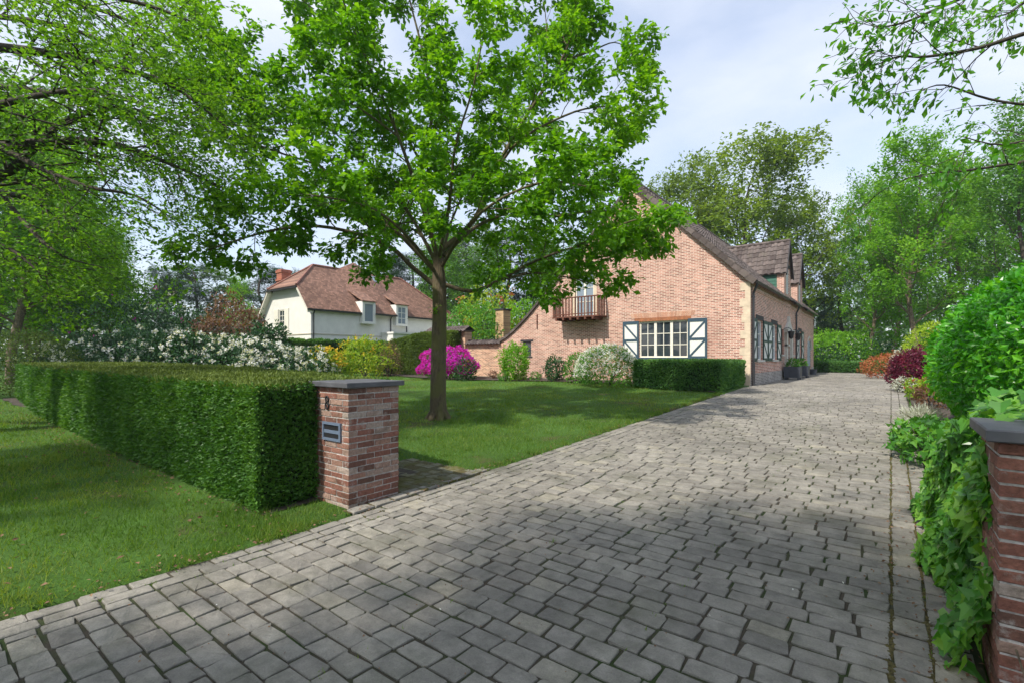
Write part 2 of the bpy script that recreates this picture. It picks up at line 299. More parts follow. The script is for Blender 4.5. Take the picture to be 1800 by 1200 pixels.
# ------------------------------------------------------------------ foliage tools
def unit(v): return v / (np.linalg.norm(v, axis=-1, keepdims=True) + 1e-9)
def rnd(n): return unit(rng.normal(size=(n, 3)))
def leaves(mb, p, d, up, Ln, Wd, kind='fold'):
    """p base, d direction, up approximate normal; Ln, Wd arrays."""
    n = len(p); d = unit(d); s = unit(np.cross(d, up)); u = np.cross(s, d)
    Ln = np.broadcast_to(np.asarray(Ln, float), (n,))[:, None]; Wd = np.broadcast_to(np.asarray(Wd, float), (n,))[:, None]
    if kind == 'tri':
        V = np.stack([p - s*Wd*.5, p + s*Wd*.5, p + d*Ln], 1); mb.add(V.reshape(-1, 3), np.arange(n*3).reshape(n, 3)); return
    if kind == 'fold':
        V = np.stack([p, p + d*Ln*.5 + s*Wd*.5 + u*Wd*.18, p + d*Ln, p + d*Ln*.5 - s*Wd*.5 + u*Wd*.18], 1)
        mb.add(V.reshape(-1, 3), np.arange(n*4).reshape(n, 4)); return
    if kind == 'big':
        V = np.stack([p, p + d*Ln*.62 + s*Wd*.5 + u*Wd*.12, p + d*Ln*.55, p + d*Ln*.62 - s*Wd*.5 + u*Wd*.12, p + d*Ln*.97 - u*Ln*.16], 1)
        b = np.arange(n)[:, None, None] * 5; f = np.array([(0,1,2),(0,2,3),(2,1,4),(3,2,4)])[None]
        mb.add(V.reshape(-1, 3), (b + f).reshape(-1, 3)); return
    if kind == 'ivy':
        a = np.array([(0,0),(.42,-.12),(.5,.25),(.3,.38),(0,1.0),(-.3,.38),(-.5,.25),(-.42,-.12)])
        V = np.stack([p + s*Wd*x + d*Ln*y + u*Wd*(.22*abs(x)) - u*Ln*.12*y for x, y in a] , 1)
        b = np.arange(n)[:, None, None] * 8; f = np.array([(0,1,2,3),(0,3,4,5),(0,5,6,7)])[None]
        mb.add(V.reshape(-1, 3), (b + f).reshape(-1, 4)); return
def cluster(anch, tang, k, spread, size, asp=.5, droop=.2, kind='fold', szj=.3):
    n = len(anch); mb = MB()
    A = np.repeat(anch, k, 0); T = np.repeat(tang, k, 0)
    d = unit(T * .5 + rng.normal(size=A.shape) * np.array([1, 1, .45]) - np.array([0, 0, droop]))
    p = A + rng.normal(size=A.shape) * spread
    up = unit(np.array([0, 0, 1.]) + rng.normal(size=A.shape) * .45)
    sz = size * (1 + rng.uniform(-szj, szj, len(A)))
    leaves(mb, p, d, up, sz, sz * asp, kind); return mb
def grow(tubes, anch, p, d, Ln, r, lvl, prm):
    ns = prm['seg'][lvl]; pts = [np.array(p, float)]; dd = np.array(d, float); dd /= np.linalg.norm(dd)
    st = Ln / ns
    for i in range(ns):
        dd = dd + rng.normal(size=3) * prm['wob'][lvl] + np.array([0, 0, prm['up'][lvl]]); dd /= np.linalg.norm(dd)
        pts.append(pts[-1] + dd * st)
    branch(tubes, anch, np.array(pts), r, lvl, prm)
def branch(tubes, anch, pts, r, lvl, prm, start=None):
    n = len(pts); last = lvl == len(prm['n'])
    rad = r * np.linspace(1, prm['taper'][lvl], n) ** 1.0
    tubes.tube(pts, rad, (10, 7, 5, 4, 3)[min(lvl, 4)], cap=False)
    T = unit(np.gradient(pts, axis=0)); Ltot = np.linalg.norm(np.diff(pts, axis=0), axis=1).sum()
    if last:
        for i in range(prm['la']):
            f = (i + 1) / prm['la'] * (n - 1); k = min(int(f), n - 2); q = pts[k] + (pts[k+1] - pts[k]) * (f - k)
            anch.append(np.concatenate([q, T[k]]))
        return
    cnt = prm['n'][lvl]; s0 = start if start is not None else prm['s0'][lvl]
    ph = rng.uniform(0, 6.28)
    for i in range(cnt):
        f = (s0 + (1 - s0) * (i + rng.uniform(.2, .9)) / cnt) * (n - 1); k = min(int(f), n - 2)
        q = pts[k] + (pts[k+1] - pts[k]) * (f - k); t = T[k]
        side = unit(np.cross(t, np.array([0, 0, 1.]) + rng.normal(size=3) * .15)); up = np.cross(side, t)
        ph += 2.4
        ang = prm['ang'][lvl] * rng.uniform(.75, 1.2)
        lat = side * math.cos(ph) * prm['flat'][lvl][0] + up * math.sin(ph) * prm['flat'][lvl][1]
        lat = lat / (np.linalg.norm(lat) + 1e-9)
        d = t * math.cos(ang) + lat * math.sin(ang)
        Lc = prm['len'][lvl] * rng.uniform(.65, 1.15) * (1 - prm['fall'][lvl] * (f / (n - 1)))
        grow(tubes, anch, q, d, Lc, max(rad[k] * prm['rr'][lvl], .004), lvl + 1, prm)
    anch.append(np.concatenate([pts[-1], T[-1]]))

def lobes(V, amp, fr, seed=0):
    r = np.random.default_rng(seed); o = np.zeros(len(V))
    for i in range(5):
        k = r.normal(size=3) * fr * (1 + .6 * i); o += np.sin(V @ k + r.uniform(0, 6.28)) / (1 + .6 * i)
    return o * amp / 2

def shrub(name, label, cat, loc, rad, n, size, mat, group=None, asp=.5, kind='fold', flower=None, sink=.35, amp=.16, droop=.1, stems=6, core=True, seed=None, inner=.55, lay=.25, outw=1.0, spiky=False, bark=None):
    """A shrub: leafy shell over an uneven ellipsoid resting on the ground, with stems inside."""
    seed = seed if seed is not None else int(abs(loc[0]*31 + loc[1]*17)) + 3
    e = empty(name, loc); tag(e, label, cat, group)
    rx, ry, rz = rad; c = np.array([0, 0, rz * (1 - sink)])
    def surf(m, lo, hi):
        d = rnd(int(m * 1.6)); h = c[2] + d[:, 2] * rz; d = d[h > .04][:m]
        f = (1 + lobes(d, amp, 3.2, seed) + lobes(d, amp * .5, 8, seed + 1)) * rng.uniform(lo, hi, len(d)) ** .5
        return d, c + d * np.array([rx, ry, rz]) * f[:, None]
    d, p = surf(n, inner, 1.08)
    nr = unit(d / np.array([rx, ry, rz]) + 0)
    dirs = unit(nr * (.55 * outw) + rng.normal(size=d.shape) * .6 + np.array([0, 0, .25 - droop]))
    up = unit(nr + np.array([0, 0, .5]) + rng.normal(size=d.shape) * .35)
    sz = size * rng.uniform(.65, 1.3, len(d)); mb = MB(); leaves(mb, p, dirs, up, sz, sz * asp, kind)
    mb.build('foliage', mat, e)
    st = MB()
    for i in range(stems):
        a = rng.uniform(0, 6.28); q = c + np.array([math.cos(a) * rx, math.sin(a) * ry, rng.uniform(.0, .6) * rz]) * .72
        st.tube([(math.cos(a)*.05, math.sin(a)*.05, -.05), q * np.array([.45, .45, .5]), q], [.022 * rz + .008, .014, .006], 5)
    st.build('stem', bark or M['barkd'], e)
    if flower:
        fn, fs, fm, fk = flower[:4]; top = flower[4] if len(flower) > 4 else -.2
        d, p = surf(int(fn), .98, 1.14); s = d[:, 2] > top; d, p = d[s], p[s]
        mb = MB(); A = np.repeat(p, fk, 0); D = np.repeat(d, fk, 0)
        dirs = unit(D * .5 + rng.normal(size=D.shape) * .8); leaves(mb, A + rng.normal(size=A.shape) * fs * .35, dirs, unit(D + rng.normal(size=D.shape) * .3), fs * rng.uniform(.7, 1.2, len(A)), fs * .8)
        mb.build('blossom', fm, e)
    return e

# ------------------------------------------------------------------ ground
XE0, XE1 = -4.14, .34
ys = np.unique(np.concatenate([[-300, -150, -80, -40, -20], np.arange(-10, 45, .6), [60, 90, 150, 300, 600]]))
xs = np.unique(np.concatenate([[-600, -300, -150, -90, -60, -45], np.arange(-36, -4.5, 1.2), [XE0 - .05, XE0 - .02, -3, -1.5, 0, XE1 + .02, XE1 + .05], np.arange(1, 22, 1.2), [30, 60, 150, 300, 600]]))
Xg, Yg = np.meshgrid(xs, ys); inside = (Xg > XE0 - .03) & (Xg < XE1 + .03) & (Yg < 41)
Zg = gz(Yg) + .012 + .02 * np.sin(Xg * .9 + 1) * np.sin(Yg * .7) * (abs(Xg - XE0) > 1.8) * (~inside); Zg = np.where(inside, Zg - .09, Zg)
nx, ny = len(xs), len(ys); idx = np.arange(nx * ny).reshape(ny, nx)
mb = MB(); mb.add(np.stack([Xg, Yg, Zg], -1).reshape(-1, 3), np.stack([idx[:-1, :-1], idx[:-1, 1:], idx[1:, 1:], idx[1:, :-1]], -1).reshape(-1, 4))
m, n, b = nmat('lawn_ground'); t = N(n, 'ShaderNodeTexCoord')
z1 = N(n, 'ShaderNodeTexNoise', Scale=.8, Detail=6, Roughness=.65); z2 = N(n, 'ShaderNodeTexNoise', Scale=45, Detail=5, Roughness=.7)
n.links.new(t.outputs['Object'], z1.inputs['Vector']); n.links.new(t.outputs['Object'], z2.inputs['Vector'])
r1 = ramp(n, [(.3, (.1, .08, .04)), (.42, (.055, .11, .02)), (.7, (.075, .165, .028))]); n.links.new(z1.outputs['Fac'], r1.inputs['Fac'])
mu = N(n, 'ShaderNodeMixRGB', blend_type='OVERLAY'); mu.inputs[0].default_value = .7; n.links.new(r1.outputs[0], mu.inputs[1]); n.links.new(z2.outputs['Fac'], mu.inputs[2])
n.links.new(mu.outputs[0], b.inputs['Base Color']); b.inputs['Roughness'].default_value = .95; b.inputs['Specular IOR Level'].default_value = .15
bump(n, b, z2.outputs['Fac'], .8, .03)
tag(mb.build('ground', m, smooth=True), kind='structure')

# driveway: bedding sheet + every stone modelled
mb = MB(); yy = np.unique(np.concatenate([[-14], np.arange(-5, 41.01, .5), [2.2, 18.867]]))
for a, c in zip(yy[:-1], yy[1:]):
    mb.quad((XE0 - .02, a, gz(a) - .011), (XE1 + .02, a, gz(a) - .011), (XE1 + .02, c, gz(c) - .011), (XE0 - .02, c, gz(c) - .011))
tag(mb.build('driveway_bedding', M['joint']), kind='structure')
def stones(mb, x0, x1, y0, y1, jit=.007):
    """arrays of stone rectangles -> irregular rounded stones"""
    n = len(x0); z = gz((y0 + y1) / 2)
    gx = .008; a = x0 + gx; c = x1 - gx; e = y0 + gx; f = y1 - gx
    ch = rng.uniform(.004, .015, (n, 4)); k = .0
    ring = [(a + ch[:, 0], e), (c - ch[:, 1], e), (c, e + ch[:, 1]*.8), (c, f - ch[:, 2]*.8), (c - ch[:, 2], f), (a + ch[:, 3], f), (a, f - ch[:, 3]*.8), (a, e + ch[:, 0]*.8)]
    XY = np.stack([np.stack(q, -1) for q in ring], 1) + rng.normal(size=(n, 8, 2)) * jit * .6
    cc = np.stack([(a + c) / 2, (e + f) / 2], -1)[:, None]
    th = rng.normal(size=(n, 1, 2)) * .016                      # tilt
    hz = rng.normal(size=(n, 1)) * .0025
    inn = cc + (XY - cc) * .955 + rng.normal(size=(n, 8, 2)) * jit * .3
    lift_ = np.where(x0 < XE0 - .01, .02, 0.)[:, None]
    def zz(xy, o): return lift_ + gz(xy[..., 1]) + ((xy - cc) * th).sum(-1) * .6 + hz + o
    V = np.concatenate([np.concatenate([XY, (zz(XY, -.024))[..., None]], -1), np.concatenate([XY, (zz(XY, -.0045))[..., None]], -1),
                        np.concatenate([inn, (zz(inn, 0) + rng.normal(size=(n, 8)) * .0014)[..., None]], -1)], 1)
    cz = np.concatenate([cc + rng.normal(size=(n, 1, 2)) * .015, (zz(cc, .002) + rng.normal(size=(n, 1)) * .0015)[..., None]], -1)
    V = np.concatenate([V, cz], 1)
    fq = [(i, (i+1) % 8, 8 + (i+1) % 8, 8 + i) for i in range(8)] + [(8+i, 8+(i+1) % 8, 16+(i+1) % 8, 16+i) for i in range(8)]
    ft = [(16+i, 16+(i+1) % 8, 24) for i in range(8)]
    b = np.arange(n)[:, None, None] * 25; base = mb.n
    mb.add(V.reshape(-1, 3), (b + np.array(fq)[None]).reshape(-1, 4)); mb.F.append((b + np.array(ft)[None]).reshape(-1, 3) + base)
mb = MB(); S = []
BL, BR = XE0 + .26, .0
y = -6.0
while y < 40.8:
    h = rng.uniform(.128, .152); x = BL - rng.uniform(0, .12)
    while x < BR - .02:
        wd = rng.uniform(.19, .255); x1 = x + wd
        if BR - x1 < .09: x1 = BR
        wob = .012 * math.sin(x * 1.7 + y) 
        S.append((max(x, BL), x1, y + wob, y + h + wob)); x = x1
    y += h
for (xa, xb, lo, hi) in ((XE0, XE0 + .13, .2, .3), (XE0 + .13, XE0 + .26, .2, .3), (0, .165, .15, .24), (.165, .335, .15, .24)):
    y = -6.0 + rng.uniform(0, .1)
    while y < 40.8:
        l = rng.uniform(lo, hi); S.append((xa, xb, y, y + l)); y += l
y = 2.8
while y < 4.7: l = rng.uniform(.18, .27); S.append((XE0 - .15, XE0, y, y + l)); y += l
S = np.array(S); stones(mb, *S.T)
tag(mb.build('driveway', M['paver']), kind='structure')
# moss pads pressed into the right-hand joints
mb = MB()
def pads(x, y, s, sx=1., hz=.0):
    n = len(x); a = np.linspace(0, 6.283, 8)[:-1]
    rr = s[:, None] * rng.uniform(.6, 1.25, (n, 7)); V = np.stack([x[:, None] + np.cos(a) * rr * sx, y[:, None] + np.sin(a) * rr, gz(y)[:, None] - .014 + 0 * rr], -1)
    c = np.stack([x, y, gz(y) + .003 + hz], -1)[:, None]; V = np.concatenate([V, c], 1); b = np.arange(n)[:, None, None] * 8
    mb.add(V.reshape(-1, 3), (b + np.array([(i, (i+1) % 7, 7) for i in range(7)])[None]).reshape(-1, 3))
k = 820; yv = 1.5 + 7 * rng.uniform(0, 1, k) ** 1.6
pads(np.where(rng.uniform(size=k) < .5, 0., .165) + rng.normal(size=k) * .008, yv, rng.uniform(.01, .026, k) * np.interp(yv, [1.6, 3, 5], [2.1, 1.8, 1.0]), .8)
k = 260; pads(rng.choice([XE0 + .13, XE0 + .26, XE0 + .01], k) + rng.normal(size=k) * .012, rng.uniform(2.0, 5, k), rng.uniform(.008, .02, k))
tag(mb.build('joint_moss', M['mossj']), kind='stuff')
# mossy side patch beside the pillar
mb = MB(); S = []
y = 3.5
while y < 4.62:
    x = -5.5
    while x < -4.18: S.append((x, x + rng.uniform(.15, .22), y, y + .15)); x = S[-1][1]
    y += .15
S = np.array(S); S[:, 1] = np.minimum(S[:, 1], XE0 + .005); S = S[S[:, 1] - S[:, 0] > .06]; stones(mb, *S.T)
ob = mb.build('side_path', M['mosspav']); ob.location.z = .0; tag(ob, kind='structure')
mb = MB(); mb.quad((XE0 - .17, 2.78, float(gz(2.78)) + .013), (XE0 - .03, 2.78, float(gz(2.78)) + .013), (XE0 - .03, 3.488, float(gz(3.488)) + .016), (XE0 - .17, 3.488, float(gz(3.488)) + .016)); mb.quad((-5.52, 3.49, float(gz(3.49)) + .018), (XE0 - .03, 3.49, float(gz(3.49)) + .018), (XE0 - .03, 4.64, float(gz(4.64)) + .018), (-5.52, 4.64, float(gz(4.64)) + .018)); tag(mb.build('side_path_bedding', M['mossj']), kind='structure')

# planting bed along the facade and right border
def sheet(name, pts, mat, dz):
    # fan of a polygon on the ground, subdivided along y by the given points
    c = np.mean(pts, 0); mb = MB(); V = [(c[0], c[1], gz(c[1]) + dz)] + [(p[0], p[1], gz(p[1]) + dz) for p in pts]
    mb.add(V, [(0, i + 1, (i + 1) % len(pts) + 1) for i in range(len(pts))]); return tag(mb.build(name, mat), kind='structure')
def strip(name, left, right, mat, dz):
    mb = MB(); n = len(left); V = [(p[0], p[1], gz(p[1]) + dz) for p in left] + [(p[0], p[1], gz(p[1]) + dz) for p in right]
    mb.add(V, [(i, i + 1, n + i + 1, n + i) for i in range(n - 1)]); return tag(mb.build(name, mat), kind='structure')
bx = np.linspace(-24.5, -4.4, 30)
strip('garden_bed', [(x, 17.55 + .5 * math.sin(x * .45) - max(0, (x + 8)) * .28) for x in bx], [(x, 19.79) for x in bx], M['soil'], .055)
byy = np.arange(1.0, 40, .7)
strip('border_bed', [(XE1 + .05, y) for y in byy], [(1.9 + .2 * math.sin(y), y) for y in byy], M['soil'], .04)
hx = np.linspace(-26, -4.8, 90)
strip('hedge_bed', [(x, 2.2 + .03 * math.sin(x * 5.1) + .03 * math.sin(x * 2.3) + (abs(x) - 5) * .02) for x in hx], [(x, 4.2) for x in hx], M['soil'], .024)

# ------------------------------------------------------------------ brick pillars
def make_pillar(name, x0, x1, y0, y1, ztop, label, face_bricks=True):
    e = empty(name, ((x0+x1)/2, (y0+y1)/2, 0)); tag(e, label, 'pillar', 'brick gate pillars either side of the driveway')
    cx, cy = (x0+x1)/2, (y0+y1)/2; hx_, hy_ = (x1-x0)/2, (y1-y0)/2
    core = MB(); core.box((-hx_+.004, -hy_+.004, -.1), (hx_-.004, hy_-.004, ztop - .002)); core.build('mortar_core', M['mortar'], e)
    mb = MB(); rh = .0615; nc = int(round(ztop / rh)); rh = ztop / nc; j = .0055
    for c in range(nc):
        z0 = c * rh + j; z1 = (c + 1) * rh - j
        for ax in (0, 1):
            Lh = (hx_, hy_)[ax]; W_ = (hx_, hy_)[1 - ax]
            # stretcher faces: on even courses x-faces run full, on odd courses y-faces do
            full = (c + ax) % 2 == 0
            for sgn in (-1, 1):
                a = -Lh + (0 if full else .104); bnd = Lh - (0 if full else .104)
                nb = max(1, int(round((bnd - a) / .212))); st = (bnd - a) / nb; sh = 0 if c % 4 < 2 else 0
                for i in range(nb):
                    p0 = a + i * st + (-.002 if full and i == 0 else j * .9); p1 = a + (i + 1) * st - (-.002 if full and i == nb - 1 else j * .9)
                    w0 = W_ - .098; w1 = W_ + rng.uniform(.0, .005)
                    dz = rng.normal() * .0008
                    lo, hi = (sgn * w0, sgn * w1) if sgn > 0 else (sgn * w1, sgn * w0)
                    # chamfered brick
                    def V8(p0, p1, lo, hi, z0, z1):
                        return (p0, lo, z0), (p1, hi, z1)
                    cm = .004
                    X = [p0, p0 + cm, p1 - cm, p1]; Yq = [lo, lo + cm, hi - cm, hi]; Z = [z0 + dz, z0 + dz + cm, z1 + dz - cm, z1 + dz]
                    vs = []
                    for s3 in ((1,0,1),(2,0,1),(2,0,2),(1,0,2), (1,3,1),(2,3,1),(2,3,2),(1,3,2), (0,1,1),(0,2,1),(0,2,2),(0,1,2), (3,1,1),(3,2,1),(3,2,2),(3,1,2), (1,1,0),(2,1,0),(2,2,0),(1,2,0), (1,1,3),(2,1,3),(2,2,3),(1,2,3)):
                        v = (X[s3[0]], Yq[s3[1]], Z[s3[2]]); v = np.array(v) + rng.normal(size=3) * .0018
                        vs.append((v[0], v[1], v[2]) if ax == 0 else (v[1], v[0], v[2]))
                    fs = [(0,1,2,3),(7,6,5,4),(11,10,9,8),(12,13,14,15),(19,18,17,16),(20,21,22,23),
                          (0,3,11,8),(1,12,15,2),(4,9,10,7),(5,6,14,13),(0,16,17,1),(3,2,21,20),(4,5,18,19),(7,23,22,6),(8,9,19,16),(11,20,23,10),(12,17,18,13),(15,14,22,21),
                          (0,8,16),(1,17,12),(2,15,21),(3,20,11),(4,19,9),(5,13,18),(6,22,14),(7,10,23)]
                    if ax == 1: fs = [f[::-1] for f in fs]
                    q4 = np.array([f for f in fs if len(f) == 4]); q3 = np.array([f for f in fs if len(f) == 3])
                    bs = mb.n; mb.add(vs, q4); mb.F.append(q3 + bs)
    mb.build('brickwork', M['pillar'], e)
    cp = MB(); o = .045; th = .055; ch = .006; z = ztop
    ring = lambda q, zz: [(-hx_-o+q, -hy_-o+q, zz), (hx_+o-q, -hy_-o+q, zz), (hx_+o-q, hy_+o-q, zz), (-hx_-o+q, hy_+o-q, zz)]
    V = ring(ch, z) + ring(0, z+ch) + ring(0, z+th-ch) + ring(ch, z+th)
    cp.add(V, [(3,2,1,0), (12,13,14,15)] + [(4*k+i, 4*k+(i+1)%4, 4*k+4+(i+1)%4, 4*k+4+i) for k in range(3) for i in range(4)])
    cp.build('cap', M['bluestone'], e); return e
pil = make_pillar('gate_pillar', -4.93, -4.3, 2.85, 3.48, 1.245, 'square red brick pillar with letterbox at the end of the clipped hedge')
pil2 = make_pillar('gate_pillar', .375, 1.0, 3.02, 3.5, 1.18, 'square brick pillar beside the ivy at the right edge of the driveway')
# letterbox and number on the street side (-Y) of the first pillar
lb = MB()
yf = -.315
def fr(mb, x0, x1, z0, z1, t, y0, y1):
    mb.box((x0, y0, z0), (x1, y1, z0+t)); mb.box((x0, y0, z1-t), (x1, y1, z1)); mb.box((x0, y0, z0+t), (x0+t, y1, z1-t)); mb.box((x1-t, y0, z0+t), (x1, y1, z1-t))
fr(lb, -.135, .195, .69, .88, .026, yf-.020, yf-.0)
lb.box((-.109, yf-.014, .765), (.169, yf-.004, .80)); lb_o = lb.build('letterbox', M['steel'], pil)
lk = MB(); lk.box((-.109, yf-.008, .80), (.169, yf-.001, .854)); lk.box((-.109, yf-.008, .716), (.169, yf-.001, .765)); lk.build('slot', M['black'], lb_o)
nm = MB(); a = np.linspace(0, 2*math.pi, 15)
nm.tube([(-.055 + .024*math.cos(t), yf-.012, 1.115 + .032*math.sin(t)) for t in a], .008, 6, False, np.array([0, 1., 0]))
nm.tube([(-.055 + .029*math.cos(t), yf-.012, 1.115-.063 + .034*math.sin(t)) for t in a], .008, 6, False, np.array([0, 1., 0]))
nm.build('house_number', M['black'], pil)

# ------------------------------------------------------------------ building tools
class Root:
    """A building: an Empty at its base; parts are modelled in world metres."""
    def __init__(s, name, loc, label, cat, group=None):
        s.e = empty(name, loc); tag(s.e, label, cat, group); s.loc = loc
    def part(s, name, mb, mat, smooth=False, label=None):
        o = mb.build(name, mat, s.e, smooth); o.location = tuple(-float(v) for v in s.loc)
        if label: o['label'] = label
        return o
    def sub(s, name, mb, mat, parent): return mb.build(name, mat, parent)
def panel(mb, us, openings, top, bottom, mp, depth=.14):
    """wall sheet with openings and reveals; mp(u,z,d) maps to world"""
    us = sorted(set(list(us) + [o[0] for o in openings] + [o[1] for o in openings]))
    for a, c in zip(us[:-1], us[1:]):
        m = (a + c) / 2; ops = sorted([o for o in openings if o[0] < m < o[1]], key=lambda o: o[2])
        zs = [bottom] + [v for o in ops for v in (o[2], o[3])]
        for i in range(0, len(zs), 2):
            if i == len(zs) - 1: mb.quad(mp(a, zs[i], 0), mp(c, zs[i], 0), mp(c, top(c), 0), mp(a, top(a), 0))
            else: mb.quad(mp(a, zs[i], 0), mp(c, zs[i], 0), mp(c, zs[i+1], 0), mp(a, zs[i+1], 0))
    for (a, c, e, f) in openings:
        for (p, q) in (((a, e), (a, f)), ((a, f), (c, f)), ((c, f), (c, e)), ((c, e), (a, e))):
            mb.quad(mp(*p, 0), mp(*q, 0), mp(*q, depth), mp(*p, depth))
def mbox(mb, mp, u0, u1, z0, z1, d0, d1):            # box in wall space, d = depth inward
    c = [mp(u, z, d) for z in (z0, z1) for u, d in ((u0, d0), (u1, d0), (u1, d1), (u0, d1))]
    mb.add(c, np.array([(0,3,2,1),(4,5,6,7),(0,1,5,4),(1,2,6,5),(2,3,7,6),(3,0,4,7)]))
def window(rt, mp, u0, u1, z0, z1, cas, cols, rows, mat, glass, d=.09, fw=.055, bar=.028, name='window', label=None):
    f = MB(); 
    mbox(f, mp, u0, u1, z0, z0+fw, d-.03, d+.05); mbox(f, mp, u0, u1, z1-fw, z1, d-.03, d+.05)
    cw = (u1 - u0) / cas
    for i in range(cas):
        a = u0 + i * cw; c = a + cw
        mbox(f, mp, a, a+fw, z0+fw, z1-fw, d-.03, d+.05); mbox(f, mp, c-fw, c, z0+fw, z1-fw, d-.03, d+.05)
        for k in range(1, cols): x = a + fw + (cw - 2*fw) * k / cols; mbox(f, mp, x-bar/2, x+bar/2, z0+fw, z1-fw, d-.012, d+.02)
        for k in range(1, rows):
            z = z0 + fw + (z1 - z0 - 2*fw) * k / rows
            for q in range(cols):
                xa = a + fw + (cw - 2*fw) * q / cols + (bar/2 if q else 0); xb = a + fw + (cw - 2*fw) * (q+1) / cols - (bar/2 if q < cols-1 else 0)
                mbox(f, mp, xa, xb, z-bar/2, z+bar/2, d-.012, d+.02)
    o = rt.part(name, f, mat, label=label)
    g = MB(); g.quad(mp(u0+.01, z0+.01, d+.01), mp(u1-.01, z0+.01, d+.01), mp(u1-.01, z1-.01, d+.01), mp(u0+.01, z1-.01, d+.01)); rt.sub('pane', g, glass, o)
    return o
def shutter(rt, mp, u0, u1, z0, z1, flip, fmat, d=-.045, label=None):
    f = MB(); st = .075 * min(1, (u1 - u0) / .6); zm = (z0 + z1) / 2
    mbox(f, mp, u0, u0+st, z0, z1, d, d+.04); mbox(f, mp, u1-st, u1, z0, z1, d, d+.04)
    for a, c in ((z0, z0+.13), (zm-.045, zm+.045), (z1-.13, z1)): mbox(f, mp, u0+st, u1-st, a, c, d, d+.04)
    for a, c in ((z0+.13, zm-.045), (zm+.045, z1-.13)):
        p, q = ((u0+st, a), (u1-st, c)) if flip else ((u0+st, c), (u1-st, a))
        dx, dz = q[0]-p[0], q[1]-p[1]; l = math.hypot(dx, dz); nx_, nz_ = -dz/l*.035, dx/l*.035
        V = [mp(x, z, dd) for dd in (d+.004, d+.03) for x, z in ((p[0]-nx_, p[1]-nz_), (q[0]-nx_, q[1]-nz_), (q[0]+nx_, q[1]+nz_), (p[0]+nx_, p[1]+nz_))]
        f.add(V, np.array([(0,3,2,1),(4,5,6,7),(0,1,5,4),(1,2,6,5),(2,3,7,6),(3,0,4,7)]))
    o = rt.part('shutter', f, fmat, label=label)
    w_ = MB(); mbox(w_, mp, u0+st*.8, u1-st*.8, z0+.12, z1-.12, d+.02, d+.036); w_.build('shutter_panel', M['white'], o)
    return o
def pantiles(mb, O, U, V, nu, nv, amp=.028, lift=.03):
    O, U, V = map(lambda q: np.asarray(q, float), (O, U, V)); Nn = np.cross(U, V); Nn /= np.linalg.norm(Nn)
    if Nn[2] < 0: Nn = -Nn
    s = np.linspace(0, 1, 7); prof = np.array([0, .75, 1, .75, .15, -.15, 0]) * amp
    I, J = np.meshgrid(np.arange(nu), np.arange(nv)); I = I.ravel(); J = J.ravel(); n = len(I)
    jit = rng.normal(size=(n, 1, 1)) * .0035
    uu = ((I[:, None] + s[None] * 1.02) / nu)[..., None]; 
    lo = O + U * uu + V * (J / nv)[:, None, None] + Nn * (prof[None, :, None] + lift + jit)
    hi = O + U * uu + V * ((J + 1.12) / nv)[:, None, None] + Nn * (prof[None, :, None] + jit * .3)
    lip = lo - Nn * .022
    A = np.concatenate([lo, hi, lip], 1).reshape(-1, 3); b = np.arange(n)[:, None, None] * 21
    f = np.array([(i, i+1, 8+i, 7+i) for i in range(6)] + [(14+i, 15+i, i+1, i) for i in range(6)])[None]
    mb.add(A, (b + f).reshape(-1, 4))

# ------------------------------------------------------------------ the brick house
HY = 19.8; HX = -4.15; HE = 38.6
RX, RZ = -8.82, 9.1
H = Root('brick_house', (-9.0, 29.0, .5), 'large red brick country house with a sweeping gable and blue grey shutters beside the driveway', 'house')
prof = [(-16.17, 2.38), (-15.8, 2.53), (-15.4, 2.78), (-14.8, 3.22), (-14.2, 3.74), (-13.6, 4.3), (-12.74, 5.12), (RX, RZ - .12), (HX, 4.42)]
top = lambda x: float(np.interp(x, [p[0] for p in prof], [p[1] for p in prof]))
mpF = lambda u, z, d: (u, HY + d, z); mpS = lambda u, z, d: (HX - d, u, z)
fw = MB(); WX = (-8.5, -6.45, 1.56, 3.06)
panel(fw, [p[0] for p in prof], [WX, (-11.66, -10.7, 3.4, 5.45), (-14.72, -14.2, 1.62, 2.34)], top, .2, mpF, .2)
fw.quad((-16.17, HY, .2), (-16.17, HY + .4, .2), (-16.17, HY + .4, 2.38), (-16.17, HY, 2.38))
H.part('front_wall', fw, M['brickX'])
bk = MB()                                            # rear face of the wall and of the house
for (a, za), (c, zc) in zip(prof[:-1], prof[1:]): bk.quad((c, HY+.4, .2), (a, HY+.4, .2), (a, HY+.4, za), (c, HY+.4, zc)); bk.quad((a, HY, za), (c, HY, zc), (c, HY+.4, zc), (a, HY+.4, za))
H.part('gable_backing', bk, M['brickX'])
bk = MB(); bk.quad((HX, HE, .2), (-13.4, HE, .2), (-13.4, HE, 4.5), (RX, HE, RZ-.1), (HX, HE, 4.42)); H.part('rear_wall', bk, M['brickX'])
sw = MB(); ops = [(20.9, 22.0, 1.46, 3.02), (24.0, 25.1, 1.46, 3.02), (26.35, 27.0, 1.7, 2.9), (27.55, 28.75, .5, 2.75), (29.5, 30.15, 1.7, 2.9), (31.85, 32.8, 1.46, 3.02), (35.5, 37.3, .5, 2.6)]
panel(sw, [HY, HE], ops, lambda u: 4.5, .95, mpS, .16)
H.part('side_wall', sw, M['brickY'])
pw = MB()
for a, c in ((HY, 27.55), (28.75, 35.5), (37.3, HE)): pw.quad((HX + .012, a, .2), (HX + .012, c, .2), (HX + .012, c, .95), (HX + .012, a, .95)); pw.quad((HX+.012, a, .95), (HX+.012, c, .95), (HX, c, .951), (HX, a, .951))
H.part('plinth', pw, M['plinth'])
